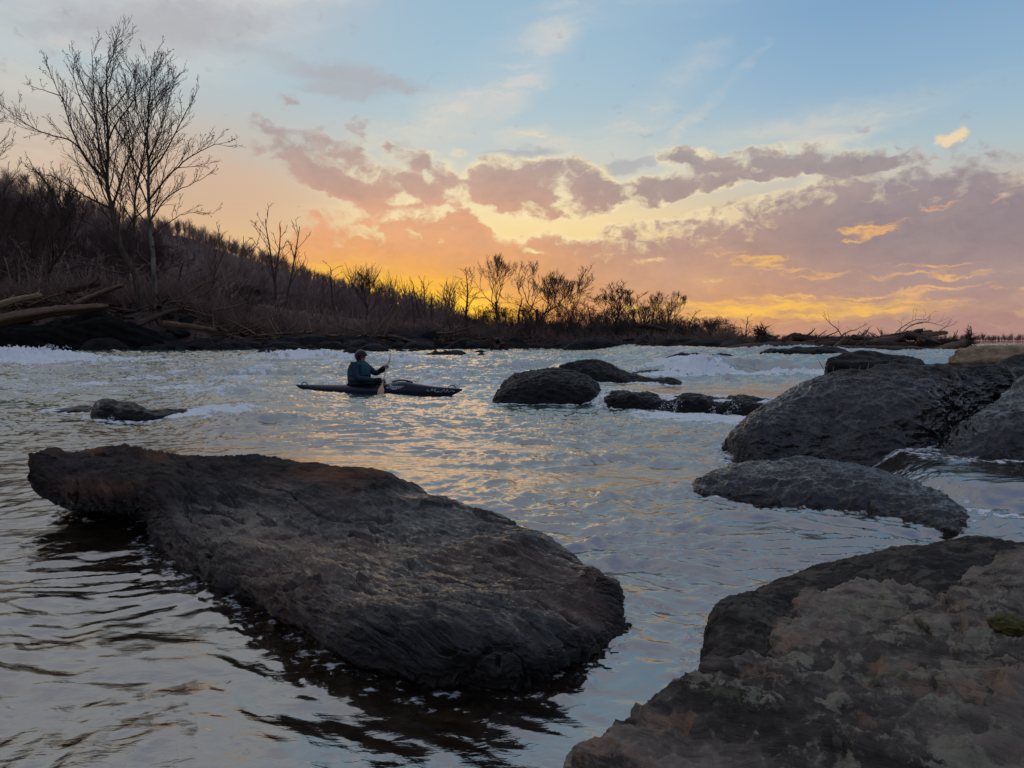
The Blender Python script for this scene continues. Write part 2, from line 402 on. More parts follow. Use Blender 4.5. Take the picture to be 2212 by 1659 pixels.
# ------------------------------------------------------------------ rock materials
def rock_mat(name, c1, c2, c3, rough=(0.35, 0.6), strata=(0.2, 0.1, 1.0), sfreq=9.0, lichen=0.0, wet=0.3, bumpk=1.0, grain=1.0, rust=0.0, zwet=(0.30, 0.02), specw=0.3):
    g = new_mat(name)
    p = g.obj
    w = g.noise(p, 1.6, 4, 0.55, out='Color')
    ws = g.vm('SCALE', g.vm('SUBTRACT', w, (0.5, 0.5, 0.5))); ws.node.inputs['Scale'].default_value = 0.30
    q = g.vm('ADD', p, ws)
    nrm = Vector(strata).normalized()
    layer = g.vm('DOT_PRODUCT', q, tuple(nrm))
    # lines of foliation: noise stretched in the layer plane
    rotq = nrm.to_track_quat('Z', 'Y').inverted().to_euler()
    lq = g.mapping(q, rot=tuple(rotq))
    lines = g.noise(g.mapping(lq, scale=(1.0, 1.0, 7.0)), sfreq*0.35, 7, 0.62)
    fine = g.noise(g.mapping(lq, scale=(1.0, 1.3, 5.0)), sfreq*2.2, 6, 0.62)
    spots = g.noise(p, 22*grain, 5, 0.65)
    patch = g.noise(p, 1.7, 6, 0.6)
    col = g.mix(g.ss(patch, 0.35, 0.65), c1, c2)
    col = g.mix(g.ss(lines, 0.42, 0.66), col, c3)
    col = g.mix(g.ss(spots, 0.55, 0.8, 0, 0.55), col, tuple(v*1.5 if i < 3 else 1 for i, v in enumerate(c2)))
    col = g.mix(g.ss(spots, 0.45, 0.25, 0, 0.55), col, tuple(v*0.45 if i < 3 else 1 for i, v in enumerate(c1)))
    if rust:
        rm = g.mul(g.ss(g.noise(g.mapping(p, (3, 1, 2)), 1.1, 5, 0.6), 0.48, 0.62), rust)
        col = g.mix(rm, col, (0.16, 0.075, 0.04, 1))
    if lichen:
        lm = g.mul(g.ss(g.noise(g.mapping(p, (7, 2, 5)), 6.5, 9, 0.75), 0.515, 0.555), lichen)
        col = g.mix(lm, col, (0.26, 0.235, 0.165, 1))
        lm2 = g.mul(g.ss(g.noise(g.mapping(p, (1, 8, 3)), 4.0, 8, 0.72), 0.56, 0.61), lichen)
        col = g.mix(lm2, col, (0.27, 0.175, 0.115, 1))
        lm3 = g.mul(g.ss(g.noise(g.mapping(p, (4, 1, 9)), 9.0, 6, 0.7), 0.60, 0.68), lichen*0.6)
        col = g.mix(lm3, col, (0.12, 0.15, 0.06, 1))
    g.put(g.bs.inputs['Base Color'], col)
    # dry and dull above, wet and glossy towards the water
    zz = g.sep(g.pos)[2]
    wz = g.ss(g.add(zz, g.mul(g.sub(patch, 0.5), 0.5*(zwet[0]-zwet[1])+0.12)), zwet[0], zwet[1])
    wz = g.mul(wz, wet)
    g.put(g.bs.inputs['Roughness'], g.add(g.ss(wz, 0, 1, rough[1], rough[0], 'LINEAR'), g.mul(g.sub(spots, 0.5), 0.10)))
    g.put(g.bs.inputs['Specular IOR Level'], g.ss(wz, 0, 1, 0.12, specw, 'LINEAR'))
    g.put(g.bs.inputs['Base Color'], g.mix(g.mul(wz, 0.55), col, (0.010, 0.010, 0.011, 1)))
    b = g.bump(lines, 0.75*bumpk, 0.035)
    b = g.bump(fine, 0.40*bumpk, 0.010, b)
    b = g.bump(spots, 0.30*bumpk, 0.005/grain, b)
    g.put(g.bs.inputs['Normal'], b)
    return g.mat
M_SLAB = rock_mat('slab_schist', (0.030, 0.026, 0.024, 1), (0.058, 0.045, 0.038, 1), (0.018, 0.015, 0.015, 1), (0.19, 0.8), (0.28, -0.25, 1.0), 11, wet=1.0, rust=0.85, bumpk=1.3, zwet=(0.31, 0.17), specw=0.42)
M_DARK = rock_mat('dark_wet_schist', (0.011, 0.0105, 0.011, 1), (0.024, 0.021, 0.020, 1), (0.009, 0.0085, 0.009, 1), (0.30, 0.6), (-0.35, 0.1, 1.0), 5, wet=0.8, bumpk=0.7, zwet=(0.9, 0.2), specw=0.10)
M_BOULDER = rock_mat('worn_blue_grey_rock', (0.012, 0.012, 0.013, 1), (0.030, 0.026, 0.023, 1), (0.014, 0.013, 0.013, 1), (0.13, 0.7), (0.1, 0.3, 1.0), 4, wet=1.0, lichen=0.22, bumpk=1.1, zwet=(0.90, 0.60), specw=0.5)
M_LICHEN = rock_mat('lichen_rock', (0.095, 0.080, 0.064, 1), (0.290, 0.235, 0.180, 1), (0.045, 0.038, 0.032, 1), (0.7, 0.9), (0.3, 0.5, 1.0), 7, lichen=0.75, wet=0.0, grain=1.2, bumpk=1.25)
M_NEARDARK = rock_mat('near_dark_rock', (0.026, 0.023, 0.021, 1), (0.056, 0.044, 0.036, 1), (0.020, 0.018, 0.017, 1), (0.5, 0.85), (0.2, 0.4, 1.0), 6, lichen=0.22, wet=0.2, grain=1.2)
M_BANKROCK = rock_mat('bank_rock', (0.013, 0.012, 0.013, 1), (0.034, 0.030, 0.028, 1), (0.016, 0.015, 0.016, 1), (0.3, 0.8), (0.2, 0.2, 1.0), 3, wet=0.5, bumpk=1.2)

WL = []
def crom(A, n, closed=False):
    """Catmull-Rom through the rows of A, resampled to n rows"""
    A = np.asarray(A, float); k = len(A)
    if closed: Q = np.concatenate([A[-1:], A, A[:2]]); seg = k
    else: Q = np.concatenate([2*A[:1]-A[1:2], A, 2*A[-1:]-A[-2:-1]]); seg = k-1
    t = np.linspace(0, seg, n, endpoint=not closed)
    i = np.minimum(t.astype(int), seg-1); f = (t-i)
    f = f.reshape((-1,)+(1,)*(A.ndim-1))
    p0, p1, p2, p3 = Q[i], Q[i+1], Q[i+2], Q[i+3]
    return 0.5*((2*p1) + (p2-p0)*f + (2*p0-5*p1+4*p2-p3)*f*f + (3*p1-p0-3*p2+p3)*f**3)
def rock_surface(C, n, m, displace, flip=False):
    """C: stations x ring points x 3 -> dense displaced grid (ring is closed)"""
    G = crom(C, n)
    G = np.swapaxes(crom(np.swapaxes(G, 0, 1), m, closed=True), 0, 1)
    du = np.gradient(G, axis=0)
    dw = (np.roll(G, -1, 1)-np.roll(G, 1, 1))/2
    N = np.cross(du, dw); N /= np.linalg.norm(N, axis=2)[..., None]+1e-9
    c = G.mean((0, 1))
    if (N*(G-c)).sum() < 0: N = -N
    ends = np.minimum(1, np.minimum(np.arange(n), n-1-np.arange(n))/6.0)[:, None]
    d = displace(G, N)
    G = G + N*(d*ends)[..., None]
    e0, e1 = G[0].mean(0), G[-1].mean(0)
    V = np.concatenate([G.reshape(-1, 3), [e0, e1]])
    Q_ = G.reshape(-1, 3); WL.append(Q_[(np.abs(Q_[:, 2]-0.03) < 0.035) | ((np.abs(Q_[:, 2]-0.19) < 0.03) & (Q_[:, 1] > 4.9))])
    F = grid_faces(n, m, True)
    j = np.arange(m)
    T = np.concatenate([np.stack([(j+1) % m, j, np.full(m, n*m)], -1), np.stack([j+(n-1)*m, (j+1) % m+(n-1)*m, np.full(m, n*m+1)], -1)])
    return V, [F, T]
def terrace(t, s=0.75):
    """steps with soft treads and sharp risers"""
    f = np.floor(t); r = t-f
    return f + sst(s, 1.0, r)
def view_stations(st):
    """each station: px, list of (py, Y) seen points or (None, Y, z) points at a height; x follows the line of sight"""
    out = []
    for px, pts in st:
        row = []
        for q in pts:
            if q[0] is None:
                Y, z = q[1], q[2]
                row.append([(px-CXP)/F*Y, Y, z])
            else:
                w = P(px, q[0], q[1])
                row.append([w[0], w[1], w[2]])
        out.append(row)
    return np.array(out)
# ---- the big slab in the foreground
S = [  # px : top back, top middle, top front lip, face, under, bottom front, bottom back, back face
 (66,   [(1004, 4.34), (1008, 4.30), (1014, 4.26), (1018, 4.26), (1020, 4.30), (1018, 4.34), (1014, 4.38), (1008, 4.38)]),
 (90,   [(980, 4.45), (992, 4.34), (1024, 4.16), (1052, 4.16), (1062, 4.22), (1050, 4.34), (1030, 4.46), (995, 4.50)]),
 (160,  [(977, 4.70), (998, 4.45), (1046, 4.10), (1074, 4.16), (1098, 4.45), (None, 4.6, 0.08), (None, 4.8, 0.05), (None, 4.86, 0.3)]),
 (240,  [(979, 4.80), (1004, 4.40), (1054, 4.00), (1078, 4.08), (1112, 4.48), (None, 4.62, -0.2), (None, 4.9, -0.2), (None, 4.96, 0.3)]),
 (325,  [(986, 4.85), (1018, 4.35), (1064, 3.84), (1092, 3.95), (1138, 4.38), (None, 4.50, -0.3), (None, 4.95, -0.3), (None, 5.0, 0.25)]),
 (352,  [(988, 4.85), (1024, 4.30), (1085, 3.66), (1150, 3.60), (1205, 4.00), (None, 4.25, -0.3), (None, 4.95, -0.3), (None, 5.0, 0.25)]),
 (420,  [(996, 4.82), (1050, 4.15), (1160, 3.42), (1215, 3.34), (1255, 3.66), (None, 3.85, -0.3), (None, 4.9, -0.3), (None, 4.98, 0.2)]),
 (520,  [(1000, 4.78), (1080, 4.00), (1215, 3.02), (1268, 2.88), (1302, 3.16), (None, 3.4, -0.3), (None, 4.85, -0.3), (None, 4.94, 0.15)]),
 (640,  [(998, 4.75), (1110, 3.75), (1262, 2.72), (1335, 2.56), (1382, 2.78), (None, 3.0, -0.3), (None, 4.8, -0.3), (None, 4.9, 0.15)]),
 (760,  [(1026, 4.55), (1140, 3.50), (1298, 2.50), (1386, 2.32), (1442, 2.50), (None, 2.7, -0.3), (None, 4.65, -0.3), (None, 4.7, 0.1)]),
 (900,  [(1070, 4.20), (1180, 3.28), (1322, 2.40), (1414, 2.21), (1488, 2.34), (None, 2.5, -0.3), (None, 4.35, -0.3), (None, 4.38, 0.05)]),
 (1040, [(1122, 3.90), (1220, 3.10), (1340, 2.38), (1426, 2.19), (1496, 2.30), (None, 2.45, -0.3), (None, 4.1, -0.3), (None, 4.1, 0.0)]),
 (1170, [(1172, 3.55), (1255, 2.95), (1350, 2.44), (1420, 2.27), (1474, 2.36), (None, 2.5, -0.3), (None, 3.8, -0.3), (None, 3.75, -0.05)]),
 (1250, [(1220, 3.25), (1286, 2.86), (1350, 2.54), (1402, 2.41), (1438, 2.47), (None, 2.6, -0.3), (None, 3.45, -0.3), (None, 3.4, -0.05)]),
 (1308, [(1262, 3.00), (1308, 2.82), (1350, 2.66), (1382, 2.57), (1402, 2.60), (None, 2.7, -0.3), (None, 3.2, -0.3), (None, 3.15, -0.08)]),
 (1336, [(1318, 2.86), (1334, 2.82), (1352, 2.78), (1366, 2.75), (1378, 2.73), (None, 2.76, -0.2), (None, 2.98, -0.2), (None, 2.98, -0.1)]),
]
def slab_disp(G, N):
    ax = np.array([0.30, -0.42, 1.0]); ax /= np.linalg.norm(ax)
    w = 0.10*fbm3(G, 1.3, 3, 3) + 0.03*fbm3(G, 5.0, 3, 4)
    t = (G@ax) + w
    side = 1-sst(0.75, 0.97, np.abs(N@ax))
    steps = (terrace(t/0.055, 0.55)-t/0.055)
    steps2 = (terrace(t/0.019+0.3, 0.5)-t/0.019)
    flake = fbm3(G*np.array([1.0, 1.5, 3.0]), 3.2, 4, 9, 0.55, ridge=True)
    sc = np.clip(0.55+0.8*pn3(G[..., 0]*2, G[..., 1]*2, G[..., 2]*2, 12), 0.1, 1.2)
    rt = sst(0.1, 0.8, G[..., 0])                  # the wet right end is more broken
    d = 0.055*fbm3(G, 0.9, 3, 21) + 0.012*fbm3(G, 3.1, 3, 22)
    # laminations: asymmetric steps running along the strike of the rock
    st_ = np.array([0.80, -0.58, -0.12]); st_ /= np.linalg.norm(st_)
    ac = np.array([0.50, 0.62, 0.60]); ac -= st_*(ac@st_); ac /= np.linalg.norm(ac)
    Gs_ = np.stack([(G@st_)*0.28, (G@ac), (G@np.cross(st_, ac))], -1)
    wv_ = 1.3*fbm3(Gs_, 3.0, 4, 51, 0.55)
    for th_, am, sd_ in ((0.110, 0.030, 1), (0.042, 0.014, 2), (0.018, 0.0055, 3)):
        tt = (G@ac)/th_ + wv_*(0.6+0.25*sd_) + 0.5*fbm3(Gs_, 11.0, 3, 52+sd_, 0.6)
        fr = tt-np.floor(tt)
        mk = sst(-0.25, 0.35, pn3(G[..., 0]*2.2+sd_, G[..., 1]*3.2, G[..., 2]*3, 55+sd_) + 0.35*rt)
        d = d + am*(fr*(1-sst(0.90, 1.0, fr)))*(0.25+0.95*mk)*(1+0.8*rt)
    d = d + (0.020*steps + 0.010*steps2)*sc*(0.4+0.6*side)
    d = d + 0.0030*fbm3(G*np.array([1, 1.2, 2.5]), 17, 4, 31, 0.62, ridge=True)
    chunk = np.clip(rid2(G[..., 0]*3.3, G[..., 1]*4.6, 3, 63, 0.6), -1, 1.5)
    d = d + 0.012*rt*sst(0.5, 1.2, G[..., 0]-0.3*G[..., 1]+1.1)*chunk
    # thin open partings along the strike
    for sd_, fr_, w_, a_ in ((71, 2.6, 0.030, 0.026), (72, 5.2, 0.045, 0.016), (73, 9.0, 0.07, 0.009)):
        nz_ = fbm3(Gs_, fr_*0.8, 3, sd_, 0.5)
        gate = sst(-0.1, 0.25, pn3(G[..., 0]*1.7+sd_, G[..., 1]*1.7, G[..., 2]*1.7, sd_))
        d = d - a_*np.exp(-(nz_/w_)**2)*gate
    # long cracks across the top
    for (a, b, c0, wd_) in ((0.6, 1.0, -3.9, 0.010), (0.35, 1.0, -3.35, 0.008), (0.75, 1.0, -3.05, 0.007)):
        l = a*G[..., 0] + b*G[..., 1] + c0 + 0.18*pn3(G[..., 0]*1.5, G[..., 1]*1.5, G[..., 2]*0, 41)
        d = d - 0.020*np.exp(-(l/wd_)**2)*sst(-0.1, 0.3, pn3(G[..., 0]*1.1, G[..., 1]*1.1, G[..., 2], 44))
    return d
V, Fq = rock_surface(view_stations(S), 860, 760, slab_disp)
tag(mesh_obj('slab_rock', V, Fq, M_SLAB), 'huge tilted brown-grey slab of layered rock rising from the water in the foreground', 'rock')

# ---- boulders given by their skyline
def boulder(name, st, mat, label, n=160, m=160, amp=0.04, f0=1.2, front=0.55, top=0.5, zb=-0.35, seed=1, extra=None, group=None, cat='rock', ripple=0.0, steps=0.0, base_z=0.0, rf=7.0):
    """st: (px, py skyline, Y skyline, Y front at the water, Y back)"""
    C = []
    for px, py, Yt, Yf, Yb in st:
        a = (px-CXP)/F
        zt = P(px, py, Yt)[2]
        z0 = base_z
        row = []
        def q(Y, z): row.append([a*Y, Y, z])
        q(Yt, zt)
        q(Yt+(Yf-Yt)*0.50, z0+(zt-z0)*(0.55+0.42*top))
        q(Yt+(Yf-Yt)*0.85, z0+(zt-z0)*front)
        q(Yf, z0)
        q(Yf+0.05*(Yt-Yf), zb)
        q(Yb-0.05*(Yb-Yt), zb)
        q(Yb, z0)
        q(Yt+(Yb-Yt)*0.6, z0+(zt-z0)*0.72)
        C.append(row)
    C = np.array(C)
    def disp(G, N):
        d = amp*fbm3(G, f0, 3, seed*13+1) + amp*0.30*fbm3(G, f0*3.3, 4, seed*13+2)
        d = d + amp*0.16*fbm3(G*np.array([1, 1, 2.0]), f0*7, 4, seed*13+5, 0.55, ridge=True)
        if ripple:
            wq = G + 0.05*np.stack([pn3(G[..., 0]*5, G[..., 1]*5, G[..., 2]*5, 3), pn3(G[..., 0]*5, G[..., 1]*5, G[..., 2]*5, 4), pn3(G[..., 0]*5, G[..., 1]*5, G[..., 2]*5, 5)], -1)
            d = d + ripple*fbm3(wq*np.array([0.8, 1.3, 1.5]), rf, 3, seed*13+7, 0.5, ridge=True)
        if steps:
            w = 0.12*fbm3(G, f0, 2, seed+3)
            t = (G@np.array([0.25, -0.15, 0.95]) + w)/(steps*3)
            d = d + steps*(terrace(t, 0.5)-t)
        if extra is not None: d = d + extra(G, N)
        return d
    V, Fq = rock_surface(C, n, m, disp)
    return tag(mesh_obj(name, V, Fq, mat), label, cat, group)
# right: the great rounded boulder and its neighbours
def groove(G, N):
    return -0.10*np.exp(-(((G[..., 0]-1.93)/0.10)**2+((G[..., 2]-0.08)/0.10)**2))*(G[..., 1] < 6.9)
boulder('boulder', [(1566, 985, 6.7, 6.55, 6.9), (1584, 942, 6.8, 6.35, 7.2), (1620, 905, 6.95, 6.25, 7.7), (1670, 872, 7.1, 6.2, 8.0), (1740, 838, 7.25, 6.15, 8.3), (1810, 822, 7.35, 6.1, 8.5), (1900, 813, 7.4, 6.05, 8.6),
        (1990, 806, 7.4, 6.12, 8.7), (2040, 802, 7.5, 6.55, 8.7), (2080, 799, 7.6, 6.85, 8.7), (2140, 800, 7.6, 7.05, 8.5), (2178, 812, 7.6, 7.25, 8.2), (2200, 842, 7.6, 7.35, 7.9)], M_BOULDER,
        'largest smooth dark boulder on the right, with blue sheen on its rippled flank', 520, 520, 0.06, 1.0, 0.50, 0.8, seed=3, extra=groove, ripple=0.022)
boulder('boulder', [(1995, 1012, 5.95, 5.8, 6.1), (2040, 972, 6.15, 5.65, 6.4), (2090, 926, 6.3, 5.6, 6.62), (2140, 882, 6.45, 5.55, 6.8), (2190, 842, 6.6, 5.5, 7.0), (2240, 806, 6.8, 5.45, 7.3), (2320, 775, 7.0, 5.4, 8.0), (2420, 790, 7.0, 5.4, 8.0), (2500, 900, 6.8, 5.6, 7.8), (2530, 1000, 6.6, 6.0, 7.0)], M_BOULDER,
        'grey-blue boulder cut by the right edge, beyond the dark diagonal crack', 300, 300, 0.06, 1.1, 0.5, 0.7, seed=5, ripple=0.020)
boulder('low_boulder', [(1500, 1058, 5.15, 5.05, 5.25), (1545, 1035, 5.25, 4.95, 5.6), (1610, 1012, 5.35, 4.86, 5.8), (1700, 1004, 5.35, 4.72, 5.9), (1800, 1005, 5.25, 4.6, 5.9), (1880, 1020, 5.1, 4.48, 5.7), (1950, 1046, 4.85, 4.32, 5.4), (2010, 1068, 4.6, 4.16, 5.1), (2060, 1090, 4.4, 4.02, 4.8), (2088, 1112, 4.25, 4.0, 4.5), (2098, 1140, 4.15, 4.05, 4.25)], M_BOULDER,
        'long low wet rock with rippled surface, awash below the largest boulder', 360, 300, 0.035, 1.6, 0.6, 0.8, seed=8, ripple=0.020, rf=8.0)
# near right, where the photographer stands
boulder('shore_boulder', [(1538, 1504, 2.05, 1.98, 2.15), (1538, 1439, 2.12, 1.88, 2.4), (1562, 1364, 2.25, 1.80, 2.7), (1620, 1319, 2.4, 1.72, 2.9), (1700, 1300, 2.5, 1.6, 3.1), (1780, 1278, 2.6, 1.5, 3.3), (1860, 1250, 2.7, 1.4, 3.4), (1960, 1224, 2.8, 1.3, 3.5),
        (2100, 1216, 2.8, 1.2, 3.5), (2260, 1218, 2.8, 1.1, 3.5), (2450, 1238, 2.8, 1.1, 3.4), (2600, 1338, 2.6, 1.3, 3.0)], M_NEARDARK,
        'rounded dark boulder on the near right shore above the lichen covered rock', 360, 360, 0.04, 1.7, 0.62, 0.9, seed=12, ripple=0.010, rf=12)
boulder('shore_rock', [(1700, 1450, 1.75, 1.6, 1.9), (1712, 1390, 1.85, 1.5, 2.0), (1770, 1340, 1.95, 1.45, 2.2), (1850, 1318, 2.0, 1.4, 2.3), (1940, 1325, 1.95, 1.35, 2.3), (2005, 1345, 1.9, 1.35, 2.2), (2030, 1390, 1.8, 1.4, 2.0), (2040, 1440, 1.7, 1.5, 1.8)], M_LICHEN,
        'knobbly brown rock lying against the rounded dark boulder', 240, 240, 0.035, 3.0, 0.7, 0.8, seed=14, steps=0.026, ripple=0.020, rf=11, base_z=0.30, zb=0.1)
boulder('shore_rock', [(2010, 1400, 1.7, 1.5, 1.8), (2030, 1345, 1.75, 1.4, 1.95), (2080, 1290, 1.8, 1.35, 2.1), (2150, 1262, 1.85, 1.3, 2.2), (2230, 1255, 1.9, 1.3, 2.3), (2350, 1260, 1.9, 1.3, 2.3), (2450, 1350, 1.8, 1.4, 2.0)], M_LICHEN,
        'angular block with an orange-brown top at the right edge beside the moss', 240, 200, 0.04, 3.2, 0.7, 0.6, seed=17, steps=0.03, ripple=0.018, rf=10, base_z=0.35, zb=0.1)
boulder('foreground_rock', [(1262, 1694, 1.15, 1.05, 1.3), (1300, 1661, 1.2, 0.95, 1.4), (1380, 1604, 1.28, 0.85, 1.55), (1470, 1548, 1.36, 0.75, 1.7), (1560, 1516, 1.42, 0.68, 1.85), (1680, 1504, 1.44, 0.62, 1.95), (1800, 1484, 1.46, 0.58, 2.0), (1930, 1456, 1.5, 0.55, 2.05),
        (2060, 1438, 1.52, 0.52, 2.1), (2200, 1430, 1.52, 0.5, 2.1), (2360, 1426, 1.5, 0.5, 2.1), (2560, 1446, 1.45, 0.5, 2.0), (2800, 1526, 1.4, 0.5, 1.9)], M_LICHEN,
        'closest rock in the bottom right corner, rough with pale and orange lichen', 620, 520, 0.035, 2.6, 0.62, 0.95, seed=19, ripple=0.026, rf=9, steps=0.016, zb=-0.3)

# ------------------------------------------------------------------ banks, hill, ground sheet
def shore_y(x):
    """distance of the far waterline"""
    y = 66 + 3.0*pn2(x*0.06, x*0+1.1, 101) + 1.2*pn2(x*0.25, x*0+4.1, 102)
    y = y + 6*sst(-14, -4, x)
    y = y - 24*sst(6, 16, x) - 7*sst(15, 20, x)
    y = y + 900*sst(25.5, 40, x)
    return y
def ground_h(x, y):
    s = y - shore_y(x)
    hb = 1.3 + 2.9*sst(-25, -31, x) + 0.3*pn2(x*0.1, y*0.1, 103) - 0.75*sst(-2, 10, x)
    h = -0.8 + (hb+0.8)*sst(-1.5, 2.2+1.5*sst(-8, 2, x), s)
    h = h + 0.25*fbm2(x*0.5, y*0.5, 3, 104)*sst(0, 3, s)
    h = h + 1.2*sst(4, 30, s)*sst(0, -20, x)
    hill = 64*sst(-62, -250, x + 0.02*y)*sst(70, 230, y)*(1+0.10*fbm2(x*0.012, y*0.006, 3, 105))
    hill = hill + 9*sst(100, 900, y)*sst(0, -60, x)
    h = h + np.where(x < -10, hill, 0)
    # riverbed near the viewer
    bed = -0.42 + 0.14*fbm2(x*0.9, y*0.9, 3, 106)
    h = np.where(s < -1.5, bed - 0.4*sst(8, 20, y), h)
    return h
M_SOIL = None
g = new_mat('leaf_litter_ground')
nn = g.noise(g.pos, 0.9, 8, 0.7); n2_ = g.noise(g.pos, 0.05, 5, 0.6)
c = g.mix(g.ss(nn, 0.35, 0.65), (0.08, 0.055, 0.047, 1), (0.19, 0.125, 0.10, 1))
c = g.mix(g.ss(n2_, 0.4, 0.6, 0, 0.5), c, (0.10, 0.072, 0.065, 1))
g.put(g.bs.inputs['Base Color'], c); g.bs.inputs['Roughness'].default_value = 0.95
g.bs.inputs['Specular IOR Level'].default_value = 0.1
g.put(g.bs.inputs['Normal'], g.bump(nn, 0.8, 0.3))
M_SOIL = g.mat
ry = np.concatenate([np.linspace(-30, 40, 60), 40*np.exp(np.linspace(0.01, math.log(5200/40), 330))])
ax_ = np.concatenate([np.linspace(-1.6, 1.6, 420)])
GY, GA = np.meshgrid(ry, ax_, indexing='ij')
GX = GA*np.maximum(GY, 30)
GZ = ground_h(GX, GY)
ground = put('ground', new_mesh('ground', np.stack([GX, GY, GZ], -1).reshape(-1, 3), grid_faces(len(ry), len(ax_))[:, ::-1]), M_SOIL)
tag(ground, 'leaf strewn river bank, floodplain and long wooded hill, with the riverbed', kind='structure')

# ------------------------------------------------------------------ bare trees
def bark(name, c1, c2, sc=3.0):
    g = new_mat(name)
    n = g.noise(g.mapping(g.obj, scale=(1, 1, 0.35)), sc, 5, 0.6)
    g.put(g.bs.inputs['Base Color'], g.mix(g.ss(n, 0.35, 0.65), c1, c2))
    g.bs.inputs['Roughness'].default_value = 0.85; g.bs.inputs['Specular IOR Level'].default_value = 0.2
    g.put(g.bs.inputs['Normal'], g.bump(n, 0.5, 0.05))
    return g.mat
M_BARK = bark('brown_bark', (0.060, 0.042, 0.034, 1), (0.120, 0.088, 0.070, 1))
M_TWIG = bark('twigs', (0.065, 0.045, 0.040, 1), (0.12, 0.082, 0.07, 1), 0.7)
M_BRUSH = bark('brush_twigs', (0.17, 0.11, 0.09, 1), (0.30, 0.20, 0.165, 1), 0.4)
M_PALE = bark('pale_sycamore_bark', (0.10, 0.085, 0.07, 1), (0.30, 0.28, 0.24, 1), 1.6)
M_SAPLING = bark('pale_sapling_bark', (0.20, 0.15, 0.125, 1), (0.36, 0.28, 0.235, 1), 1.0)
M_HILLWOOD = bark('hill_wood_twigs', (0.19, 0.13, 0.115, 1), (0.30, 0.205, 0.185, 1), 0.05)

def unit(v): return v/(np.linalg.norm(v)+1e-9)
def side_dir(rg, t, ang):
    r = unit(rg.normal(size=3)); p = unit(np.cross(t, r))
    return unit(t*math.cos(ang) + p*math.sin(ang))
def limb(rg, p, d, L, r0, r1, n=6, wob=0.10, up=0.10):
    pts = [p]; d = d.copy()
    for k in range(n):
        d = unit(d + wob*rg.normal(size=3) + np.array([0, 0, up]))
        pts.append(pts[-1] + d*L/n)
    return np.array(pts), np.linspace(r0, r1, n+1)
def sprout(rg, out, pts, rad, level, spec):
    """side branches on a limb; spec: list per level (count per metre, angle, length factor, start, up, min r)"""
    if level >= len(spec): return
    dens, ang, lf, start, up, rmin = spec[level]
    seg = np.diff(pts, axis=0); sl_ = np.linalg.norm(seg, axis=1); L = sl_.sum(); cs = np.concatenate([[0], np.cumsum(sl_)])
    n = max(2, int(dens*L*(1-start)+0.5))
    for k in range(n):
        u = start + (1-start)*(k+rg.uniform(0.1, 0.9))/n
        s = min(u*L, L*0.995); i = min(len(sl_)-1, int(np.searchsorted(cs, s)-1)); i = max(0, i)
        f = (s-cs[i])/sl_[i]
        p = pts[i]*(1-f)+pts[i+1]*f; t = unit(seg[i]); r = rad[i]*(1-f)+rad[i+1]*f
        d = side_dir(rg, t, ang*rg.uniform(0.7, 1.3)); d = unit(d+np.array([0, 0, up*0.8]))
        l = lf*L*(0.35+0.65*(1-u))*rg.uniform(0.6, 1.25)
        if l < 0.25: l = 0.25
        r0 = max(rmin, min(r*0.55, 0.009*l+rmin*0.3)); r1 = max(rmin*0.55, r0*0.3)
        nseg = 5 if level < 2 else 3
        q, qr = limb(rg, p, d, l, r0, r1, nseg, 0.085, up*0.5)
        out.append((q, qr, 4 if level < 1 else 3, level))
        sprout(rg, out, q, qr, level+1, spec)
def forked(rg, out, p, d, L, r, depth, spread=0.45, up=0.12, shrink=0.78, rmin=0.02):
    """a limb that keeps forking"""
    q, qr = limb(rg, p, d, L, r, max(rmin, r*0.72), 5, 0.09, up)
    out.append((q, qr, 5 if r > 0.05 else 3, 0 if depth > 3 else 1))
    if depth == 0: return
    t = unit(q[-1]-q[-2])
    k = 2 if rg.random() < 0.72 else 3
    for j in range(k):
        dd = side_dir(rg, t, spread*rg.uniform(0.5, 1.25))
        forked(rg, out, q[-1], dd, L*shrink*rg.uniform(0.8, 1.2), max(rmin, r*0.66), depth-1, spread, up, shrink, rmin)
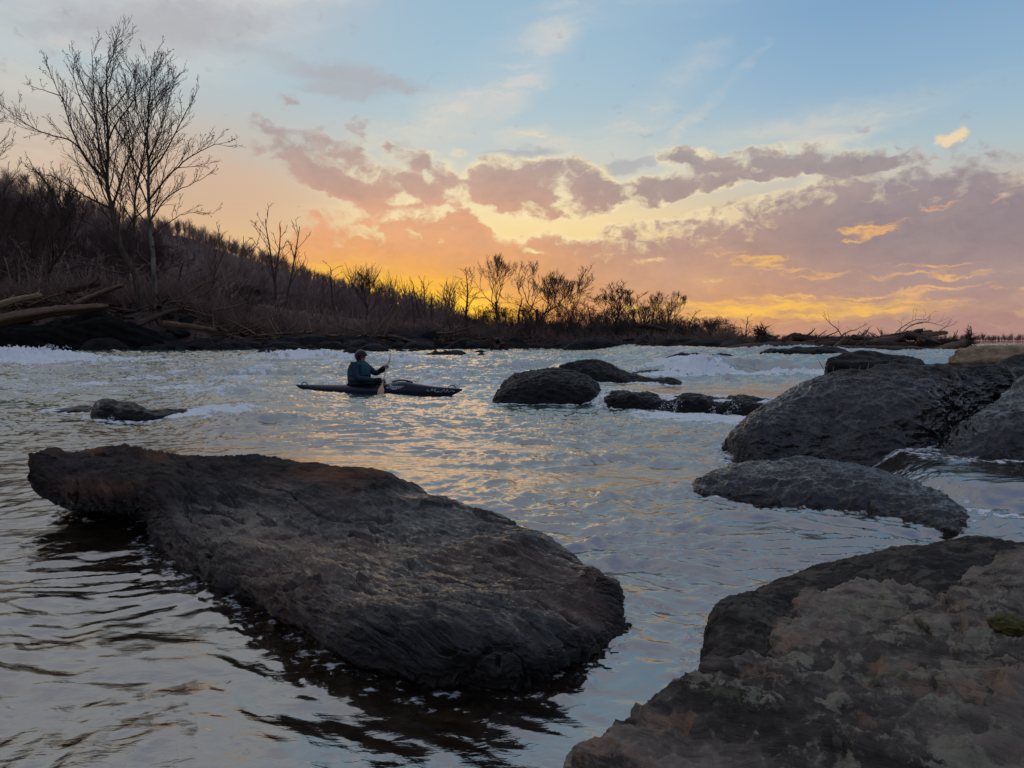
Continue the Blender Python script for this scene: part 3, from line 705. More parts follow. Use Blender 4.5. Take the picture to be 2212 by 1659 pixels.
def wild_tree(seed, H=12.0, kind='round', rmin=0.02, rich=1.0):
    """returns trunk items, crown items; about H tall, base at the origin"""
    rg = np.random.default_rng(seed); tr, cr = [], []
    if kind == 'round':
        q, qr = limb(rg, np.zeros(3), unit(np.array([rg.uniform(-.08, .08), rg.uniform(-.08, .08), 1])), H*0.42, H*0.018, H*0.013, 7, 0.05, 0.03)
        tr.append((q, qr, 7, 0))
        for j in range(5):
            forked(rg, cr, q[-1] - (q[-1]-q[-4])*rg.uniform(0, 1), side_dir(rg, np.array([0, 0, 1.0]), rg.uniform(0.15, 0.95)), H*0.165, H*0.0068, 5, 0.50, 0.07, 0.80, rmin*0.9)
        spec = [(1.0*rich, 0.6, 0.8, 0.1, 0.12, rmin*0.75), (1.7*rich, 0.6, 0.6, 0.1, 0.1, rmin*0.6)]
    elif kind == 'vase':
        for j in range(3):
            d = unit(np.array([rg.uniform(-.16, .16), rg.uniform(-.16, .16), 1]))
            q, qr = limb(rg, np.zeros(3), d, H*0.86, H*0.010, rmin, 9, 0.035, 0.02)
            tr.append((q, qr, 5, 0))
        cr2 = []
        for t_ in tr: sprout(rg, cr, t_[0], t_[1], 0, [(1.1*rich, 0.50, 0.42, 0.35, 0.22, rmin), (1.5*rich, 0.45, 0.45, 0.2, 0.16, rmin*0.8), (2.2, 0.5, 0.5, 0.1, 0.1, rmin*0.7)])
        spec = None
    elif kind == 'slender':
        q, qr = limb(rg, np.zeros(3), unit(np.array([rg.uniform(-.05, .05), rg.uniform(-.05, .05), 1])), H*0.97, H*0.010, rmin, 10, 0.03, 0.02)
        tr.append((q, qr, 5, 0))
        sprout(rg, cr, q, qr, 0, [(1.9*rich, 0.75, 0.30, 0.3, 0.16, rmin), (1.9*rich, 0.6, 0.42, 0.2, 0.1, rmin*0.8), (2.4, 0.5, 0.5, 0.1, 0.1, rmin*0.7)])
        spec = None
    else:                                     # shrub: many stems from the ground
        for j in range(int(14*rich)):
            d = unit(np.array([rg.uniform(-.75, .75), rg.uniform(-.75, .75), 1]))
            q, qr = limb(rg, rg.normal(size=3)*np.array([.4, .4, 0])*H/6, d, H*rg.uniform(0.6, 1.0), rmin*2.2, rmin, 7, 0.10, 0.03)
            (tr if j < 4 else cr).append((q, qr, 3, 0))
            sprout(rg, cr, q, qr, 0, [(1.5*rich, 0.6, 0.36, 0.2, 0.1, rmin), (1.8*rich, 0.6, 0.5, 0.15, 0.08, rmin*0.8)])
        spec = None
    if spec:
        for it in list(cr):
            sprout(rg, cr, it[0], it[1], 0, spec)
    return tr, cr
def norm_meshes(tr, cr, H):
    allp = np.concatenate([i[0] for i in tr+cr]); top = allp[:, 2].max()
    lo, hi = np.percentile(allp[:, 0], [2, 98])
    width = hi-lo
    k = H/top
    a, b = tubes([(i[0]*k, i[1], i[2]) for i in tr]), tubes([(i[0]*k, i[1], i[2]) for i in cr])
    return a, b, width*k
PROTO = []
for kind, seed, H in (('round', 1, 12), ('round', 2, 12), ('round', 3, 13), ('vase', 4, 12), ('vase', 5, 12), ('slender', 6, 12), ('slender', 7, 12), ('shrub', 8, 5), ('shrub', 9, 5), ('round', 10, 12)):
    tr, cr = wild_tree(seed, H, kind, (0.018 if kind == 'round' else 0.022) if kind != 'shrub' else 0.014)
    a, b, w = norm_meshes(tr, cr, H)
    tm = new_mesh('trunk', *a); cm = new_mesh('crown', *b)
    tm.materials.append(M_BARK); cm.materials.append(M_TWIG if kind != 'shrub' else M_BRUSH)
    PROTO.append(dict(kind=kind, H=H, w=w, t=tm, c=cm, n=len(a[0])+len(b[0])))
print('protos', [(p['kind'], p['n'], round(p['w'], 1)) for p in PROTO])
def place_tree(k, x, y, H, W_=None, label='', name='tree', group=None, rot=0.0, z=None, cat='tree', lean=0.0):
    p = PROTO[k]
    if z is None: z = float(ground_h(np.array([x]), np.array([y]))[0]) - 0.15
    r = empty(name, (x, y, z)); tag(r, label, cat, group)
    s = H/p['H']; sx_ = s if W_ is None else W_/p['w']
    r.rotation_euler = (0, lean, rot); r.scale = (sx_, sx_, s)
    t = bpy.data.objects.new('trunk', p['t']); t.parent = r; COL.objects.link(t)
    c_ = bpy.data.objects.new('crown', p['c']); c_.parent = r; COL.objects.link(c_)
    return r
def tree_px(k, px, Y, top, wpx, label, name='bare_tree', **kw):
    x = (px-CXP)/F*Y; z = float(ground_h(np.array([x]), np.array([float(Y)]))[0]) - 0.2
    H = P(px, top, Y)[2] - z
    return place_tree(k, x, Y, H, wpx/F*Y if wpx else None, label, name, rot=kw.pop('rot', 0.0), z=z, **kw)
# hero sycamores on the left bank, limbs traced
def hero(name, label, limbs, Y, spec, seed, matT, balls=True, depth=2.2):
    """limbs: list of (pixel polyline, r0, r1, depth offset per step) ; first is the trunk"""
    rg = np.random.default_rng(seed)
    tr, cr = [], []
    for li, (poly, r0, r1, dz) in enumerate(limbs):
        k = len(poly)
        pts = np.array([P(px, py, Y + dz*(i/(k-1))**1.2) for i, (px, py) in enumerate(poly)])
        q = crom(pts, max(8, k*4)); q = q + 0.05*rg.normal(size=q.shape)*np.linspace(0.2, 1, len(q))[:, None]
        rad = r1*0.7 + (r0*0.8-r1*0.7)*np.linspace(1, 0, len(q))**1.25
        (tr if li == 0 else cr).append((q, rad, 8 if r0 > 0.1 else 5, 0))
        out = []; sprout(rg, out, q, rad, 0, spec)
        if li == 0: out = [o for o in out if True]
        cr += out
    base = tr[0][0][0]
    root = empty(name, base)
    tag(root, label, 'tree')
    V, Fq = tubes([(i[0], i[1], i[2]) for i in tr]); mesh_obj('trunk', V, Fq, matT, root)
    V, Fq = tubes([(i[0], i[1], i[2]) for i in cr])
    Fl = [Fq]
    if balls:
        tips = [i[0][-1] for i in cr if i[3] >= 1 and i[0][-1][2] > base[2]+7]
        tips = [t for t in tips if rg.random() < 0.16]
        o = np.array([[1, 0, 0], [0, 1, 0], [-1, 0, 0], [0, -1, 0], [0, 0, 1], [0, 0, -1.]])*0.055
        f = np.array([[0, 1, 4], [1, 2, 4], [2, 3, 4], [3, 0, 4], [1, 0, 5], [2, 1, 5], [3, 2, 5], [0, 3, 5]])
        T = np.array(tips) - np.array([0, 0, 0.05])
        off = len(V); V = np.concatenate([V, (T[:, None, :]+o[None]).reshape(-1, 3)])
        Fl.append((f[None]+(np.arange(len(T))*6)[:, None, None]).reshape(-1, 3)+off)
    mesh_obj('crown', V, Fl, M_TWIG, root)
    print(name, len(V))
    return root
Z = lambda *p: [(a*0.48, b*0.48) for a, b in p]       # from the enlarged photograph
SPEC = [(1.7, 0.60, 0.40, 0.30, 0.14, 0.018), (2.3, 0.55, 0.52, 0.12, 0.12, 0.018), (2.6, 0.6, 0.55, 0.1, 0.10, 0.015)]
hero('sycamore_tree', 'tall bare sycamore leaning left over the river bank, its dark trunk splitting into wide limbs', [
    (Z((655, 1400), (610, 1240), (545, 1110), (515, 1000), (500, 920), (482, 830), (485, 650), (480, 480), (482, 330), (492, 215)), 0.42, 0.05, -1.0),
    (Z((482, 830), (450, 700), (432, 560), (420, 400), (412, 225)), 0.15, 0.03, 2.0),
    (Z((470, 800), (390, 720), (330, 600), (270, 430), (205, 290)), 0.14, 0.03, -2.5),
    (Z((430, 770), (330, 640), (200, 600), (90, 540), (10, 470)), 0.11, 0.03, 2.5),
    (Z((503, 940), (530, 860), (560, 760), (600, 660), (580, 560), (570, 430), (560, 330)), 0.15, 0.03, 1.5),
    (Z((485, 640), (520, 560), (590, 470), (660, 370), (740, 270)), 0.10, 0.025, -2.0),
    (Z((492, 935), (400, 890), (330, 850), (250, 800), (180, 780)), 0.12, 0.03, -2.5),
    (Z((525, 1090), (430, 1020), (340, 980), (290, 930), (230, 850), (160, 760)), 0.10, 0.025, 2.0),
    (Z((432, 560), (360, 440), (330, 320), (345, 230)), 0.08, 0.02, 1.5),
    (Z((482, 330), (510, 240), (530, 150)), 0.06, 0.02, 1.5),
    (Z((560, 1230), (470, 1215), (400, 1190), (300, 1210), (190, 1190)), 0.09, 0.03, -2.0),
    (Z((270, 430), (180, 400), (110, 370)), 0.06, 0.02, 1.5)], 66, SPEC, 11, M_BARK)
hero('sycamore_tree', 'tall bare sycamore with a pale lower trunk, standing just right of the leaning one', [
    (Z((700, 1380), (690, 1180), (675, 1020), (668, 900), (667, 780), (665, 650), (668, 480), (676, 360), (692, 260)), 0.30, 0.04, 1.0),
    (Z((672, 900), (760, 790), (850, 710), (950, 655), (1035, 635)), 0.12, 0.025, -2.0),
    (Z((668, 790), (740, 690), (830, 520), (900, 390)), 0.12, 0.025, 1.5),
    (Z((672, 1000), (760, 880), (860, 830), (960, 770)), 0.10, 0.025, 2.0),
    (Z((682, 1110), (760, 1110), (820, 1150), (860, 1190)), 0.07, 0.02, -2.0),
    (Z((668, 720), (720, 600), (760, 450), (790, 330)), 0.09, 0.02, -1.5),
    (Z((667, 640), (620, 520), (610, 400), (620, 300)), 0.08, 0.02, 1.5),
    (Z((685, 1060), (760, 1000), (850, 960), (960, 960)), 0.08, 0.02, 1.0),
    (Z((690, 1230), (780, 1200), (870, 1170)), 0.06, 0.02, -1.0)], 68, SPEC, 12, M_PALE)
hero('sycamore_tree', 'slim dark bare tree rising between the leaning sycamore and the pale-trunked one', [
    (Z((612, 1330), (600, 1200), (604, 1000), (612, 850), (640, 720), (660, 600), (690, 450), (700, 330)), 0.18, 0.03, 1.0),
    (Z((604, 1010), (560, 930), (540, 860), (520, 780)), 0.07, 0.02, 1.0),
    (Z((612, 860), (650, 800), (700, 700), (760, 620)), 0.07, 0.02, -1.0),
    (Z((545, 1080), (590, 1000), (640, 920), (700, 850)), 0.08, 0.02, 1.0)], 67, SPEC, 13, M_BARK)
hero('edge_tree', 'bare tree mostly beyond the left edge, its thin twigs reaching into the frame', [
    ([(-150, 700), (-120, 560), (-90, 430), (-60, 320), (-30, 230)], 0.25, 0.04, 0.5),
    ([(-100, 470), (-50, 400), (-10, 350), (30, 300)], 0.09, 0.02, 1.0), ([(-110, 520), (-60, 460), (-10, 430), (40, 370)], 0.09, 0.02, -1.0), ([(-75, 370), (-30, 290), (10, 230)], 0.07, 0.02, 1.0)], 64, SPEC, 14, M_BARK, balls=False)
tree_px(0, 105, 72, 345, 170, 'dark twiggy bare tree left of the leaning sycamore', rot=1)
tree_px(8, 450, 78, 462, 175, 'broad many-stemmed bare tree just right of the pale-trunked sycamore', 'bare_shrub_tree', rot=2)
tree_px(7, 520, 84, 530, 110, 'smaller bushy bare tree between the broad many-stemmed one and the tall vase-shaped one', 'bare_shrub_tree', rot=0.5)
tree_px(3, 606, 88, 448, 120, 'tall vase-shaped bare tree with several upright stems against the orange sky', rot=0.7)
tree_px(5, 728, 92, 565, 60, 'thin bare tree with a crooked pale top, left one of a pair above the kayaker', rot=0.3)
tree_px(1, 788, 92, 568, 75, 'small round-crowned bare tree, right one of a pair above the kayaker', rot=2.3)
tree_px(4, 922, 96, 592, 80, 'faint slender bare tree standing in the brightest part of the glow', rot=1.1)
tree_px(5, 1003, 84, 573, 62, 'slender dark bare tree at the left end of the island grove', rot=4)
tree_px(2, 1073, 84, 546, 105, 'leaning bare tree with an open crown, second from the left in the island grove', rot=0.4, lean=0.05)
tree_px(0, 1160, 82, 558, 112, 'widest and fullest bare tree of the island grove', rot=2)
tree_px(1, 1230, 82, 568, 95, 'bare tree with a rounded crown directly right of the fullest one in the grove', rot=0.2)
tree_px(9, 1325, 82, 603, 90, 'dense twiggy bare tree mid grove, lower than the four to its left', rot=0.9)
tree_px(3, 1388, 84, 634, 60, 'small upright bare tree between two broader ones in the right half of the grove', rot=3)
tree_px(2, 1448, 84, 626, 105, 'bare tree with a spreading lopsided crown, last tall one on the right of the grove', rot=5.1)
tree_px(5, 1613, 50, 678, 40, 'lone sapling standing by itself on the driftwood bar', 'sapling', rot=1)
# the rest of the grove and the woods behind the left bank
rg = np.random.default_rng(5)
for px in list(range(1000, 1600, 12)):
    t = 680 - 40*math.exp(-((px-1120)/160)**2) - 35*math.exp(-((px-1400)/120)**2) + rg.uniform(-12, 22) + 22*sst(1450, 1600, px)
    tree_px(int(rg.choice([0, 1, 3, 4, 5, 6, 7, 8, 9])), px+rg.uniform(-9, 9), rg.uniform(78, 100), float(t)+4, rg.uniform(45, 75), 'low bare tree in the understorey of the island grove', group='low bare trees of the island grove', rot=rg.uniform(0, 6))
for i in range(95):
    px = rg.uniform(-60, 990); Y = rg.uniform(74, 150)
    crest = 737 - (1106-px)*0.29
    top = min(705, crest + 45 + rg.uniform(-15, 70) - 22*(px < 250))
    tree_px(int(rg.choice([0, 1, 2, 3, 4, 5, 6, 9, 7, 8])), px, Y, top, rg.uniform(70, 120)*80/Y, 'bare brown tree in the woods behind the left bank', group='bare trees of the left bank woods', rot=rg.uniform(0, 6))
for i in range(26):
    px = rg.uniform(-40, 330); Y = rg.uniform(120, 190)
    tree_px(int(rg.choice([0, 1, 2, 9])), px, Y, 737-(1106-px)*0.285 + rg.uniform(-38, 5), rg.uniform(70, 110), 'bare tree on the crest of the near hillside at the far left', group='bare trees on the near crest', rot=rg.uniform(0, 6))
for i, px in enumerate([640, 672, 700, 745, 765, 830, 870, 560, 500]):
    tree_px(7+(i % 2), px, 74+i, 655+4*i, 90, 'pale twiggy bare shrub on the left bank', 'bare_shrub', group='pale shrubs of the left bank', cat='shrub', rot=i)
# paler saplings in front of the woods
for k_ in (3, 5, 6):
    q_ = dict(PROTO[k_]); q_['t'] = q_['t'].copy(); q_['c'] = q_['c'].copy()
    for mm in (q_['t'], q_['c']): mm.materials.clear(); mm.materials.append(M_SAPLING)
    q_['t'].name = 'trunk'; q_['c'].name = 'crown'; PROTO.append(q_)
for i in range(46):
    px = rg.uniform(20, 1000); Y = rg.uniform(70, 84)
    tree_px(int(rg.choice([10, 11, 12])), px, Y, min(715, 737-(1106-px)*0.20+rg.uniform(-30, 30)), rg.uniform(40, 80), 'pale thin sapling at the front of the left bank woods', 'sapling', group='pale saplings of the left bank', rot=rg.uniform(0, 6), lean=rg.uniform(-.15, .15))
# broken snags
def snag(px, Y, top, r, label, lean=0.0):
    x = (px-CXP)/F*Y; z = float(ground_h(np.array([x]), np.array([float(Y)]))[0])-0.2
    zt = P(px, top, Y)[2]
    rg_ = np.random.default_rng(int(px))
    pts = np.array([[x+lean*t*(zt-z), Y, z+(zt-z)*t] for t in np.linspace(0, 1, 7)]) + 0.05*rg_.normal(size=(7, 3))
    its = [(pts, np.linspace(r, r*0.55, 7), 7), (pts[-1]+np.array([[0, 0, 0], [0.03, 0, 0.3], [0.02, 0, 0.55]]), np.array([r*0.5, r*0.25, 0.01]), 5), (pts[4]+np.array([[0, 0, 0], [0.4, 0.1, 0.3], [0.8, 0.1, 0.4]]), np.array([0.06, 0.04, 0.01]), 4)]
    V, Fq = tubes(its)
    tag(mesh_obj('snag', V, Fq, M_BARK), label, 'dead tree')
snag(902, 80, 640, 0.17, 'broken dead trunk leaning left in front of the glow', -0.12)
snag(934, 82, 645, 0.20, 'upright broken dead trunk with a jagged top in front of the glow', 0.0)

# ---- woods seen as one mass: hill slopes and the distant shore
def mass(name, label, spots, protos, mat, smin=1.0):
    Vs, Fs, off = [], [], 0
    for (x, y, z, H, k, rot) in spots:
        V0, F0 = protos[k]
        c_, s_ = math.cos(rot), math.sin(rot)
        M = np.array([[c_, s_, 0], [-s_, c_, 0], [0, 0, 1]])*H
        Vs.append(V0@M + np.array([x, y, z])); Fs.append(F0+off); off += len(V0)
    V, Fq = np.concatenate(Vs), np.concatenate(Fs)
    o = put(name, new_mesh(name, V, Fq, True), mat); tag(o, label, kind='stuff'); print(name, len(V)); return o
LOW = []
for sd in range(6):
    rg_ = np.random.default_rng(100+sd); its = []
    q, qr = limb(rg_, np.zeros(3), np.array([0, 0, 1.]), 0.75, 0.013, 0.008, 3, 0.05, 0.02); its.append((q, qr, 3, 0))
    out = []; sprout(rg_, out, q, qr, 0, [(30, 0.72, 0.46, 0.3, 0.18, 0.0070), (17, 0.6, 0.6, 0.1, 0.1, 0.0048)])
    its += [(o[0], o[1], 3) for o in out]
    V0, F0 = tubes([(i[0], i[1], 3) for i in its]); V0 = V0/V0[:, 2].max(); LOW.append((V0, F0))
print('low', [len(v[0]) for v in LOW])
rg = np.random.default_rng(21)
spots = []
while len(spots) < 2500:
    y = 150*math.exp(rg.uniform(0, math.log(1500/150))); x = -rg.uniform(0.04, 1.0)*y*0.98 - 6
    if x < -330 or x > -12: continue
    if x > -55 and rg.random() < 0.5: continue
    spots.append((x, y, rg.uniform(8, 14)*(1+0.25*(y > 500)), int(rg.integers(6)), rg.uniform(0, 6.28)))
# the skyline gets a dense row
for k in range(700):
    y = 260*math.exp(rg.uniform(0, math.log(2600/260))); spots.append((-250-0.02*y+rg.uniform(-30, 34), y, rg.uniform(9, 14)*(1+0.2*(y > 600)), int(rg.integers(6)), rg.uniform(0, 6.28)))
sx_ = np.array([s[0] for s in spots]); sy_ = np.array([s[1] for s in spots]); gz_ = ground_h(sx_, sy_)-0.4
mass('hill_woods', 'brown bare woods covering the long hill on the left', [(a, b, float(z), c_, d, e) for (a, b, c_, d, e), z in zip(spots, gz_)], LOW, M_HILLWOOD)
spots = []
for k in range(1500):
    x = rg.uniform(-60, 900); y = 620 + 0.35*x + rg.uniform(-40, 260); spots.append((x, y, -0.5, rg.uniform(5, 11) + 6*max(0, pn2(np.array([x*0.012]), np.array([1.0]))[0]), int(rg.integers(6)), rg.uniform(0, 6.28)))
mass('distant_woods', 'thin dark line of woods on the distant shore to the right', spots, LOW, M_HILLWOOD)
spots = []
for k in range(620):
    y = rg.uniform(76, 112); px = rg.uniform(960, 1585); x = (px-CXP)/F*y
    spots.append((x, y, 0.3, rg.uniform(2.6, 4.1)*(1-0.45*float(sst(1380, 1600, px))), int(rg.integers(6)), rg.uniform(0, 6.28)))
mass('grove_thicket', 'solid dark thicket under the trees of the island grove', spots, LOW, M_TWIG)
# undergrowth along the banks
BR = []
for sd in range(5):
    rg_ = np.random.default_rng(200+sd); its = []
    for j in range(13):
        d = unit(np.array([rg_.uniform(-.6, .6), rg_.uniform(-.6, .6), 1]))
        q, qr = limb(rg_, rg_.normal(size=3)*np.array([.12, .12, 0]), d, rg_.uniform(0.5, 1.0), 0.011, 0.005, 4, 0.14, 0.02); its.append((q, qr, 3, 0))
        out = []; sprout(rg_, out, q, qr, 0, [(6.5, 0.6, 0.42, 0.2, 0.1, 0.0055)]); its += out
    V0, F0 = tubes([(i[0], i[1], 3) for i in its]); BR.append((V0/V0[:, 2].max(), F0))
print('brush', [len(v[0]) for v in BR])
spots = []
for k in range(900):
    x = rg.uniform(-62, 17); s = abs(rg.normal())*7+2.6
    spots.append((x, s, rg.uniform(0.9, 2.5)*(1+0.5*(x < -20)) * (0.75 if x > 5 else 1), int(rg.integers(5)), rg.uniform(0, 6.28)))
sx_ = np.array([s[0] for s in spots]); sy_ = shore_y(sx_)+np.array([s[1] for s in spots]); gz_ = ground_h(sx_, sy_)-0.1
mass('brush_thicket', 'tangled brown brush growing along the far bank', [(a, float(b), float(z), c_, d, e) for (a, _, c_, d, e), b, z in zip(spots, sy_, gz_)], BR, M_BRUSH)
M_BLACKROCK = rock_mat('black_bank_rock', (0.006, 0.006, 0.006, 1), (0.014, 0.012, 0.011, 1), (0.005, 0.005, 0.005, 1), (0.5, 0.9), (0.2, 0.2, 1.0), 1.2, wet=0.3, bumpk=1.5)  # near-black rock of the undercut mound on the left bank
# ------------------------------------------------------------------ rocks standing in the rapids
boulder('rapids_rock', [(1064, 868, 12.3, 12.15, 12.5), (1078, 838, 12.6, 12.0, 13.0), (1110, 812, 12.9, 11.9, 13.6), (1150, 798, 13.1, 11.85, 13.9), (1200, 795, 13.1, 11.8, 14.0), (1245, 806, 13.0, 11.8, 13.9), (1280, 826, 12.7, 11.8, 13.5), (1302, 855, 12.4, 11.9, 12.9), (1312, 875, 12.2, 12.0, 12.4)], M_DARK,
        'domed dark rock right of the kayak, biggest of the mid-river rocks', 200, 200, 0.07, 0.9, 0.6, 0.7, seed=31, steps=0.03, ripple=0.02)
boulder('rapids_rock', [(1205, 800, 15.2, 15.0, 15.4), (1235, 788, 15.4, 14.8, 15.9), (1275, 784, 15.6, 14.7, 16.2), (1310, 792, 15.5, 14.6, 16.2), (1350, 806, 15.2, 14.5, 16.0), (1400, 817, 15.0, 14.3, 15.6), (1450, 822, 14.8, 14.2, 15.2), (1475, 832, 14.6, 14.3, 14.8)], M_DARK,
        'long sloping dark rock just behind the domed mid-river rock', 180, 180, 0.07, 0.9, 0.6, 0.7, seed=32, steps=0.03, ripple=0.02, base_z=0.1)
boulder('rapids_rock', [(1362, 808, 17.6, 17.4, 17.8), (1385, 799, 17.9, 17.2, 18.3), (1440, 800, 18.0, 17.1, 18.5), (1460, 806, 17.8, 17.1, 18.3), (1478, 799, 17.8, 17.0, 18.3), (1500, 808, 17.6, 17.1, 18.0), (1515, 818, 17.4, 17.2, 17.6)], M_DARK,
        'low jagged rock behind the sloping one', 150, 120, 0.08, 1.1, 0.6, 0.5, seed=33, steps=0.04, base_z=0.12)
boulder('rapids_rock', [(1425, 790, 19.5, 19.2, 19.8), (1450, 776, 19.8, 18.9, 20.2), (1490, 768, 20.0, 18.7, 20.6), (1540, 770, 20.0, 18.6, 20.6), (1580, 776, 19.8, 18.6, 20.4), (1610, 786, 19.5, 18.8, 20.0)], M_DARK,
        'wet rock at the head of the upstream drop, white water breaking beside it', 150, 120, 0.10, 1.0, 0.6, 0.6, seed=34, ripple=0.03, base_z=0.3)
boulder('ledge_rock', [(1288, 882, 12.0, 11.8, 12.2), (1312, 853, 12.0, 11.4, 12.5), (1352, 845, 12.0, 11.15, 12.6), (1396, 850, 11.8, 10.95, 12.4), (1440, 862, 11.5, 10.75, 12.1), (1480, 854, 11.25, 10.5, 11.9), (1520, 860, 11.0, 10.35, 11.7), (1560, 866, 10.9, 10.2, 11.5),
    (1610, 864, 10.75, 10.0, 11.3), (1655, 868, 10.6, 9.85, 11.1), (1695, 884, 10.4, 9.8, 10.8), (1720, 900, 10.2, 9.95, 10.4)], M_DARK, 'long low black ledge where the slick pool spills over into white water', 320, 200, 0.06, 1.3, 0.85, 0.9, seed=41, ripple=0.02, steps=0.02)
boulder('rapids_rock', [(192, 905, 9.9, 9.75, 10.05), (205, 870, 10.0, 9.6, 10.3), (232, 857, 10.1, 9.5, 10.5), (262, 864, 10.05, 9.45, 10.5), (300, 877, 10.0, 9.45, 10.4), (330, 886, 9.9, 9.5, 10.2), (380, 884, 10.1, 9.75, 10.4), (418, 886, 10.2, 9.9, 10.4), (440, 900, 10.2, 10.0, 10.35)], M_DARK,
        'black jagged rock in the left rapids with water pouring off its right end', 180, 160, 0.05, 1.6, 0.7, 0.5, seed=35, steps=0.03)
boulder('rapids_rock', [(98, 892, 10.9, 10.8, 11.0), (130, 882, 11.0, 10.7, 11.2), (165, 877, 11.0, 10.65, 11.3), (190, 878, 11.0, 10.6, 11.3), (205, 890, 10.9, 10.7, 11.1)], M_DARK,
        'small flat dark rock barely above the water at the far left of the rapids', 100, 90, 0.03, 2.0, 0.7, 0.5, seed=36)
boulder('rapids_rock', [(1781, 800, 11.6, 11.4, 11.8), (1788, 775, 11.8, 11.2, 12.2), (1830, 766, 12.0, 11.0, 12.6), (1900, 765, 12.1, 10.9, 12.8), (1960, 770, 12.0, 10.9, 12.7), (1990, 782, 11.8, 11.0, 12.4), (2000, 800, 11.5, 11.2, 11.8)], M_DARK,
        'blocky dark rock directly behind the largest boulder', 180, 160, 0.07, 1.3, 0.8, 0.5, seed=37, steps=0.035, base_z=0.3)
boulder('rapids_rock', [(1840, 815, 10.2, 9.9, 10.5), (1900, 792, 10.6, 9.6, 11.2), (2000, 788, 10.7, 9.5, 11.4), (2080, 786, 10.7, 9.5, 11.4), (2150, 782, 10.7, 9.5, 11.4), (2240, 790, 10.5, 9.4, 11.2), (2300, 810, 10.2, 9.7, 10.8)], M_DARK,
        'flat dark rock shelf between the largest boulder and the pale log', 180, 140, 0.05, 1.4, 0.75, 0.6, seed=38, steps=0.03, base_z=0.3)
boulder('rapids_rock', [(1626, 778, 22.3, 22.0, 22.6), (1650, 757, 22.6, 21.7, 23.2), (1700, 752, 22.8, 21.5, 23.6), (1760, 750, 22.8, 21.4, 23.6), (1800, 754, 22.6, 21.4, 23.4), (1840, 766, 22.3, 21.6, 22.9)], M_DARK,
        'low dark rock between the upstream drop and the driftwood pile', 150, 130, 0.10, 0.9, 0.8, 0.6, seed=39, steps=0.04, base_z=0.45)
boulder('rapids_rock', [(2150, 800, 8.9, 8.6, 9.2), (2190, 772, 9.0, 8.5, 9.5), (2240, 765, 9.1, 8.4, 9.7), (2320, 770, 9.1, 8.3, 9.8), (2400, 800, 8.9, 8.6, 9.3)], M_BOULDER,
        'grey rock at the right edge holding up the pale log', 120, 120, 0.05, 1.4, 0.7, 0.6, seed=40, base_z=0.2)
# ---- the far left bank: a great undercut rock and its neighbours
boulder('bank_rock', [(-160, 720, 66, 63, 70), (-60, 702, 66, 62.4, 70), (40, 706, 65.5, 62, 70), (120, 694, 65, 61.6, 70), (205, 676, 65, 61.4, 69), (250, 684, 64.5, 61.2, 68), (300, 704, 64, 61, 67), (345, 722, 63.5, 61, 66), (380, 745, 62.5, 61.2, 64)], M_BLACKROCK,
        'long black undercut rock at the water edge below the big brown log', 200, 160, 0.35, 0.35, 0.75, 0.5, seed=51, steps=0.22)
for k, (st, lab) in enumerate([
    ([(175, 750, 61, 60.6, 61.4), (195, 733, 61.4, 60, 62), (235, 728, 61.5, 59.8, 62.5), (265, 738, 61.2, 60, 62), (285, 754, 60.6, 60.2, 61)], 'grey wet rock leaning against the long black undercut rock'),
    ([(298, 755, 60.6, 60.3, 61), (312, 748, 60.9, 60, 61.5), (345, 748, 60.9, 60, 61.5), (362, 756, 60.6, 60.2, 61)], 'small flat rock at the water below the foot of the sycamores'),
    ([(440, 756, 61, 60.6, 61.5), (462, 742, 61.5, 60, 62.5), (492, 738, 61.6, 60, 62.8), (512, 756, 61, 60.5, 61.5)], 'dark triangular rock at the water edge on the left bank'),
    ([(572, 748, 66, 65, 67), (600, 730, 67, 64.5, 69), (640, 724, 67, 64, 69), (690, 722, 67, 64, 69), (715, 748, 66, 65, 67)], 'broad pale-topped rock on the bank to the left of the kayaker'),
    ([(655, 757, 60, 59.4, 60.6), (668, 743, 60.4, 59, 61), (690, 756, 60, 59.4, 60.6)], 'small rock with white water sliding off its right side'),
    ([(686, 752, 63, 62.4, 63.8), (700, 740, 63.5, 62, 64.5), (735, 738, 63.5, 62, 64.5), (742, 754, 63, 62.4, 63.6)], 'dark flat-topped block behind the kayaker, left of his helmet'),
    ([(762, 765, 50, 49, 51), (785, 748, 50.5, 48.6, 52), (815, 743, 50.6, 48.5, 52), (838, 752, 50.4, 48.6, 51.6), (850, 768, 49.6, 49, 50.4)], 'rounded dark rock right behind the kayaker and his raised paddle'),
    ([(735, 770, 48, 47.4, 48.6), (755, 762, 48.2, 47, 49), (785, 768, 48, 47.3, 48.6)], 'low rock almost hidden by the helmet'),
    ([(870, 754, 62, 61, 63), (890, 740, 62.5, 60.8, 64), (925, 741, 62.5, 60.8, 64), (945, 755, 62, 61, 63)], 'black rock in the gap between the two banks'),
    ([(900, 772, 40, 39, 41), (940, 760, 40.4, 38.8, 42), (985, 757, 40.6, 38.7, 42), (1010, 768, 40, 39.2, 41)], 'flat wet rock awash in the middle of the far rapids'),
    ([(1215, 752, 62, 61, 64), (1245, 735, 63, 60.5, 66), (1290, 730, 63, 60.3, 66), (1330, 740, 62.5, 60.5, 65), (1360, 755, 62, 61, 63)], 'big domed rock on the shore below the island grove'),
    ([(1440, 755, 58, 57, 60), (1480, 737, 58.5, 56.5, 61), (1520, 733, 58.6, 56.4, 61), (1555, 740, 58, 56.6, 60), (1570, 755, 57.5, 57, 58.5)], 'cracked rock between the grove and the driftwood pile')]):
    boulder('bank_rock', st, M_BANKROCK, lab, 90, 90, 0.14, 0.5, 0.8, 0.5, seed=60+k, steps=0.08, base_z=0.15)
